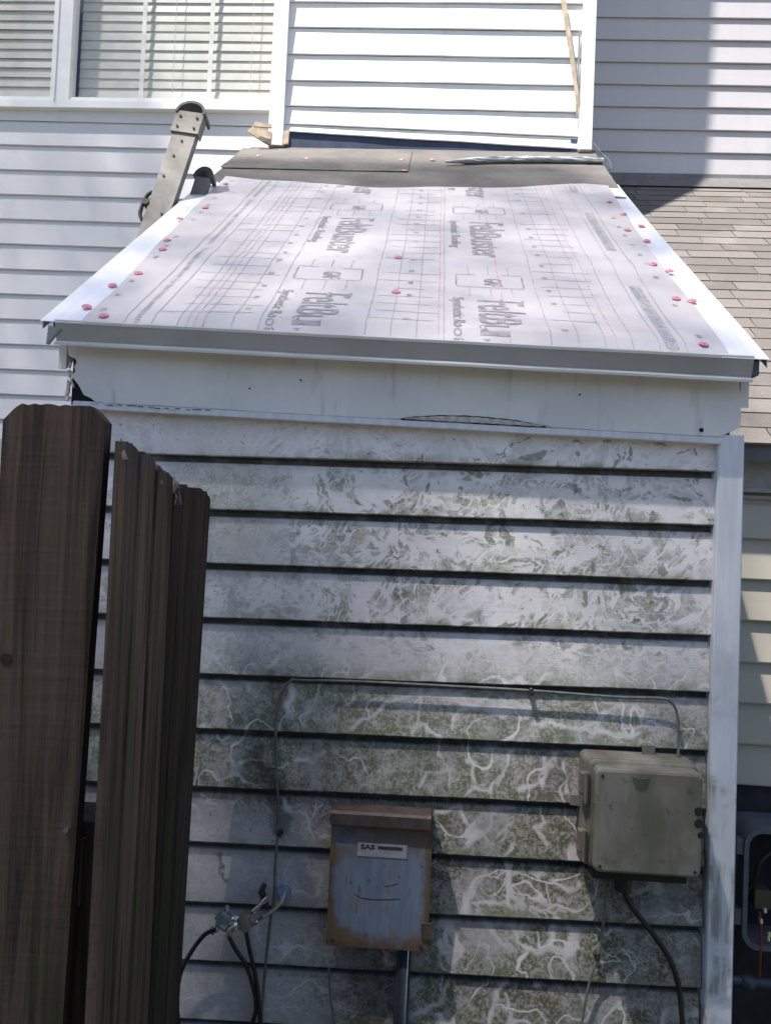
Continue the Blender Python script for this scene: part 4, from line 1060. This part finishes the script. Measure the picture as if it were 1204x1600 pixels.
cable('cable',[(337,1452,-.048),(318,1462,-.046),(296,1492,-.040),(281,1525,-.036),(277,1570,-.032),(280,1620,-.03),(282,1700,-.03)],.0046,M_black,'black coax cable arching left from the splitters towards the fence')
cable('cable',[(357,1462,-.046),(368,1483,-.044),(385,1510,-.038),(396,1545,-.034),(400,1575,-.032),(392,1610,-.03),(375,1700,-.03)],.0042,M_black,'black coax cable falling from the lower splitter, left of its pair')
cable('cable',[(384,1452,-.044),(390,1485,-.040),(398,1520,-.036),(404,1560,-.034),(407,1610,-.032),(408,1700,-.03)],.0042,M_black,'black coax cable falling from the tan splitter, right of its pair')
cable('cable',[(514,1512,-.022),(516,1560,-.022),(522,1600,-.022),(524,1700,-.022)],.0018,M_coaxg,'very thin grey wire low on the wall left of the conduit')
def screw(px,py,yy,label,r=.0050):
    c_=at(px,py,yy); b=MB(); b.tube([c_+Vector((0,-.006,0)),c_+Vector((0,.014,0))],r,10,smooth=False); b.tube([c_+Vector((-.006,-.001,.004)),c_+Vector((0,-.004,.009)),c_+Vector((.005,-.001,.004))],.0022,6)
    tag(b.build('cable_clip',M_screw,None,smooth=False),label,'cable clip')
screw(829,1083,-.018,'small dark cable clip on the horizontal coax cable along the siding lap')
screw(437,1303,-.022,'small dark cable clip on the vertical coax cable left of the rusty box')
screw(932,1496,-.022,'small dark cable clip on the thin cable below the beige enclosure')
# wall bushing
t_=thing('wall_bushing','round blue-grey sealed cable bushing in the siding left of the rusty box','bushing',tuple(at(443,1397,-.02)))
b=MB(); c_=at(443,1396,-.018); b.tube([c_+Vector((0,.006,0)),c_+Vector((0,-.008,0))],.0145,18,smooth=False); b.tube([c_+Vector((0,-.006,0)),c_+Vector((0,-.013,0))],.0085,14,smooth=False); b.build('sealant_ring',M_bluecap,t_)
b=MB(); b.tube([c_+Vector((0,-.010,0)),c_+Vector((0,-.018,-.001))],.0042,10,smooth=False); b.build('connector',M_chrome,t_)
b=MB(); c_=at(411,1387,-.02); b.tube([c_+Vector((0,.01,0)),c_+Vector((0,-.022,0))],.0052,10,smooth=False); b.tube([c_+Vector((0,-.014,0)),c_+Vector((.009,-.010,-.030))],.0062,10,smooth=False)
tag(b.build('ground_lug',M_screw),'small black grounding lug just left of the blue-grey bushing','lug')
# splitters
def splitter(px,py,ang,mat,label,w_=.030,h_=.042,d_=.016,cons=()):
    c_=at(px,py,-.042); t_=thing('coax_splitter',label,'coax splitter',tuple(c_),'coax splitters')
    M=Matrix.Translation(c_)@Matrix.Rotation(math.radians(ang),4,'Y')
    b=MB(); b.rbox(-w_/2,w_/2,-d_/2,d_/2,-h_/2,h_/2,.004,3,0,M); b.box(-w_/2-.006,-w_/2,-.002,.002,-h_/2+.006,h_/2-.006,0,M); b.build('housing',mat,t_)
    for (u,v,du,dv,L) in cons:
        b=MB(); a_=M@Vector((u,0,v)); dr=(M.to_3x3()@Vector((du,-.15,dv))).normalized(); b.tube([a_,a_+dr*L],.0030,8,smooth=False); b.tube([a_+dr*L*.30,a_+dr*L*.62],.0052,6,smooth=False); b.tube([a_+dr*L*.72,a_+dr*L],.0042,8,smooth=False); b.build('connector',M_chrome,t_)
splitter(349,1437,35,M_zinc,'left coax splitter, grey zinc casting hanging on the wall by the fence',.020,.030,.014,((-.006,.015,-.3,1,.012),(.004,-.015,-.3,-1,.020),(.010,.0,1,.2,.02),(-.004,-.016,-.2,-1,.02)))
splitter(383,1441,-18,M_brassy,'right coax splitter, tan cast block with connectors reaching towards the bushing',.018,.034,.016,((.009,.010,1,.55,.034),(.009,-.010,1,.5,.030),(-.009,.012,-1,.2,.014),(-.009,-.004,-1,-.35,.034)))
c_=at(395,1425,-.05); c2=at(411,1410,-.046); b=MB(); b.tube([c_,c2],.0030,8,smooth=False); b.tube([c2,c2+(c2-c_)*.45],.0050,8,smooth=False)
tag(b.build('coax_connector',M_chrome),'loose shiny connector pointing up right above the splitters','connector')
b=MB(); b.tube([at(344,1448,-.05),at(353,1453,-.052),at(362,1446,-.052),at(371,1444,-.05)],.0042,8); tag(b.build('coax_jumper',M_chrome),'bright nickel jumper link under the left splitter','connector')

# ==================================================================  LOWER RIGHT
ne=thing('open_enclosure','open grey plastic enclosure with wires inside, right of the corner post','enclosure',(at(1200,1480,.52).x,.6,1.0))
Yn=.50; a=at(1163,1300,Yn); c=at(1163,1478,Yn); W_=.20
b=MB()
def rr(x0,x1,z0,z1,r,y,n=6):
    out=[]
    for cx,cz,a0 in ((x1-r,z1-r,0),(x0+r,z1-r,90),(x0+r,z0+r,180),(x1-r,z0+r,270)):
        for k in range(n+1):
            an=math.radians(a0+90*k/n); out.append((cx+r*math.cos(an),y,cz+r*math.sin(an)))
    return out
x0_,x1_,z0_,z1_=a.x,a.x+W_,c.z-.01,a.z+.01
b.grid([rr(x0_,x1_,z0_,z1_,.045,YW-.02),rr(x0_,x1_,z0_,z1_,.045,Yn),rr(x0_+.012,x1_-.012,z0_+.012,z1_-.012,.036,Yn),rr(x0_+.012,x1_-.012,z0_+.012,z1_-.012,.036,YW-.03)],0,True)
b.build('rim',M_graybox,ne)
b=MB(); b.poly(rr(x0_+.005,x1_-.005,z0_+.005,z1_-.005,.04,YW-.035)); b.build('back_panel',M_darkwall,ne)
for zz in (z1_-.05,z0_+.08):
    b=MB(); b.box(x0_-.022,x0_-.001,Yn+.005,Yn+.03,zz-.02,zz+.02); b.build('hinge',M_graybox,ne)
b=MB(); b.box(x0_-.034,x0_-.020,Yn+.0,Yn+.035,z0_+.02,z1_-.02); b.build('cover_edge',M_conduit,ne)
b=MB(); q=at(1183,1400,Yn+.04); b.rbox(q.x-.012,q.x+.03,Yn+.03,Yn+.08,q.z-.03,q.z+.02,.004,3); b.build('terminal_block',plain('olive_terminal',(.07,.06,.04),.5),ne)
b=MB(); b.tube([at(1204,1330,Yn+.03),at(1185,1350,Yn+.02),at(1178,1375,Yn+.03),at(1165,1392,Yn+.04)],.006,8); b.build('wire',M_black,ne)
b=MB(); b.tube([at(1186,1425,Yn+.02),at(1188,1460,Yn+.01),at(1187,1490,Yn),at(1184,1545,Yn)],.0035,8); b.build('wire',M_redwire,ne)
b=MB()
for px,py in ((1193,1418),(1187,1435),(1199,1455),(1198,1462)): q=at(px,py,Yn+.01); b.tube([q,q+Vector((.002,0,-.012))],.005,8,smooth=False)
b.build('connector',M_chrome,ne)
b=MB(); q=at(1146,1531,.45); b.tube([Vector((q.x-.15,.45,q.z+.004)),at(1175,1535,.45),Vector((q.x+1.5,.45,at(1204,1543,.45).z-.03))],.0125,14,smooth=False); q=at(1166,1534,.45); b.tube([q+Vector((-.016,0,.001)),q+Vector((.014,0,-.001))],.017,14,smooth=False)
tag(b.build('pipe',M_conduit,None,smooth=True),'horizontal grey-blue pipe at the bottom right below the open enclosure','pipe')

# ==================================================================  SHADE TREE (stands behind and left of the camera, throws the dappled shade)
def shade_tree():
    H0,H1=11.0,16.0; K=(-SUN_TRAVEL.x/SUN_TRAVEL.z, -SUN_TRAVEL.y/SUN_TRAVEL.z)   # ground shift per metre of height
    rng=np.random.RandomState(12)
    def tau(u,v):
        # optical depth by place along the sun's rays
        t=np.zeros_like(u)
        edge=np.interp(v,[0,1.08,1.16,1.85,2.3],[1.37,1.38,1.53,1.53,1.42])
        lower=(v<.53)&(u<edge)
        Zw=v/.286; Xw=u-1.1*v
        tl_=np.full_like(u,2.1)
        sm=lambda q,a,b: np.clip((q-a)/(b-a),0,1)
        tl_+= 2.2*sm(Xw,.02,-.15)
        g=lambda cx,cz,rx,rz: np.exp(-((Xw-cx)/rx)**2-((Zw-cz)/rz)**2)
        tl_*= 1-.62*g(.24,1.34,.26,.12)
        tl_*= 1-.38*g(.34,1.02,.17,.20)
        tl_*= 1-.22*g(.46,.74,.16,.12)
        tl_+= 1.2*g(.60,1.2,.06,.5)
        tl_[v<.15]=3.6
        t[lower]=tl_[lower]
        roof=(v>=.53)&(v<2.30)&(u<edge+.05*(v>1.3))&(u>-.35)&(v<2.35); t[roof]=1.95
        left=(v>=.53)&(u<=-.14)&(v<4.2); t[left]=1.7
        far=(v<-.75)|(u<-3.2); t[far]=0
        R_=np.hypot((u+1.2)/3.4,(v-.2)/3.6); t[R_>1]*=.0
        return t
    La=.0010
    u=rng.uniform(-4.8,1.7,2300000); v=rng.uniform(-3.6,4.0,2300000); area=6.5*7.6
    keep=rng.rand(len(u))< tau(u,v)*area/La/len(u)
    u,v=u[keep],v[keep]; n=len(u); h=rng.uniform(H0,H1,n)
    c=np.stack([u-K[0]*h,v-K[1]*h,h],1)
    a=rng.normal(size=(n,3)); a/=np.linalg.norm(a,axis=1)[:,None]; b_=rng.normal(size=(n,3)); b_-= (b_*a).sum(1)[:,None]*a; b_/=np.linalg.norm(b_,axis=1)[:,None]
    s=rng.uniform(.8,1.25,n)[:,None]; L=.031*s; W_=.018*s
    V=np.stack([c-a*L,c+b_*W_,c+a*L,c-b_*W_],1).reshape(-1,3)
    me=bpy.data.meshes.new('crown'); me.vertices.add(len(V)); me.vertices.foreach_set('co',V.astype(np.float32).ravel())
    me.loops.add(4*n); me.loops.foreach_set('vertex_index',np.arange(4*n,dtype=np.int32)); me.polygons.add(n); me.polygons.foreach_set('loop_start',np.arange(0,4*n,4,dtype=np.int32))
    me.update(); me.validate()
    me.materials.append(plain('leaf_green',(.05,.085,.03),.6,0,.3,2))
    root=thing('shade_tree','tall leafy tree standing behind and left of the viewer, shading the wall','tree',(-5.6,-4.6,0))
    o=bpy.data.objects.new('crown',me); COL.objects.link(o); o.parent=root; o.matrix_parent_inverse=parent_inv(root)
    b=MB(); T=Vector((-5.6,-4.6,0)); b.tube([T,T+Vector((.1,0,4)),T+Vector((0,.2,8)),T+Vector((.1,.4,13))],.24,12,taper=.07)
    r_=random.Random(2)
    for k in range(16):
        a_=r_.uniform(0,6.28); h0=r_.uniform(7,11.5); R_=r_.uniform(1.2,2.8); p0=T+Vector((0,.2,h0)); b.tube([p0,p0+Vector((R_*.5*math.cos(a_),R_*.5*math.sin(a_),1.2)),p0+Vector((R_*math.cos(a_),R_*math.sin(a_),2.6))],.07,7,taper=.015)
    b.build('trunk',plain('grey_bark',(.12,.10,.08),.9,0,.3,12,bump=.6),root)
    print('leaves',n)
shade_tree()

def sky_block_hedge():  # unseen foliage added to cut low sky light on the front wall
    rng=np.random.RandomState(5); n=26000
    x=rng.uniform(-7,7,n); z=rng.uniform(0,1,n)**.8*3.0; sd=rng.rand(n)
    bul=np.array([.35*noise.noise(Vector((a*.9,b*.9,0))) for a,b in zip(x,z)])
    y=-9.3+bul+rng.uniform(-.35,.12,n); z=z+np.array([.35*noise.noise(Vector((a*.8,3,0))) for a in x])*(z/3.6)
    c=np.stack([x,y,np.maximum(z,.05)],1)
    a=rng.normal(size=(n,3)); a/=np.linalg.norm(a,axis=1)[:,None]; b_=rng.normal(size=(n,3)); b_-=(b_*a).sum(1)[:,None]*a; b_/=np.linalg.norm(b_,axis=1)[:,None]
    L=.10*rng.uniform(.7,1.3,n)[:,None]; V=np.stack([c-a*L,c+b_*L*.6,c+a*L,c-b_*L*.6],1).reshape(-1,3)
    me=bpy.data.meshes.new('crown'); me.from_pydata(V.tolist(),[],[(4*i,4*i+1,4*i+2,4*i+3) for i in range(n)]); me.materials.append(plain('dark_leaf_green',(.035,.06,.022),.6,0,.3,2))
    root=thing('sky_block_hedge','tall dense dark foliage, unseen, added behind the viewer to block low sky light','sky_block_hedge',(0,-9.4,0))
    o=bpy.data.objects.new('crown',me); COL.objects.link(o); o.parent=root; o.matrix_parent_inverse=parent_inv(root)
    b=MB(); b.tube([(0,-9.45,0),(.05,-9.45,2),(0,-9.5,3.2)],.07,8,taper=.03); b.build('trunk',plain('hedge_bark',(.10,.08,.06),.9),root)
sky_block_hedge()

def bounce_block_fence():  # unseen boards added to keep ground bounce off the lower wall
    root=thing('bounce_block_fence','low dark board fence, unseen, added behind the viewer to darken the lower wall','fence',(0,-2.2,0))
    r_=random.Random(3); x=-2.6; k=0
    while x<3.6:
        b=MB(); h=1.0+r_.uniform(-.012,.012); b.box(x,x+.135,-2.215,-2.197,0,h); o=b.build('picket',M_fence,root); o['offset']=(k*1.7,k*.9,3.0); o['tone']=1.0; x+=.142; k+=1
    for z in (.22,.80):
        b=MB(); b.box(-2.6,3.6,-2.196,-2.158,z,z+.08); o=b.build('rail',M_fence,root); o['offset']=(z*9,2,1); o['tone']=1.0
bounce_block_fence()
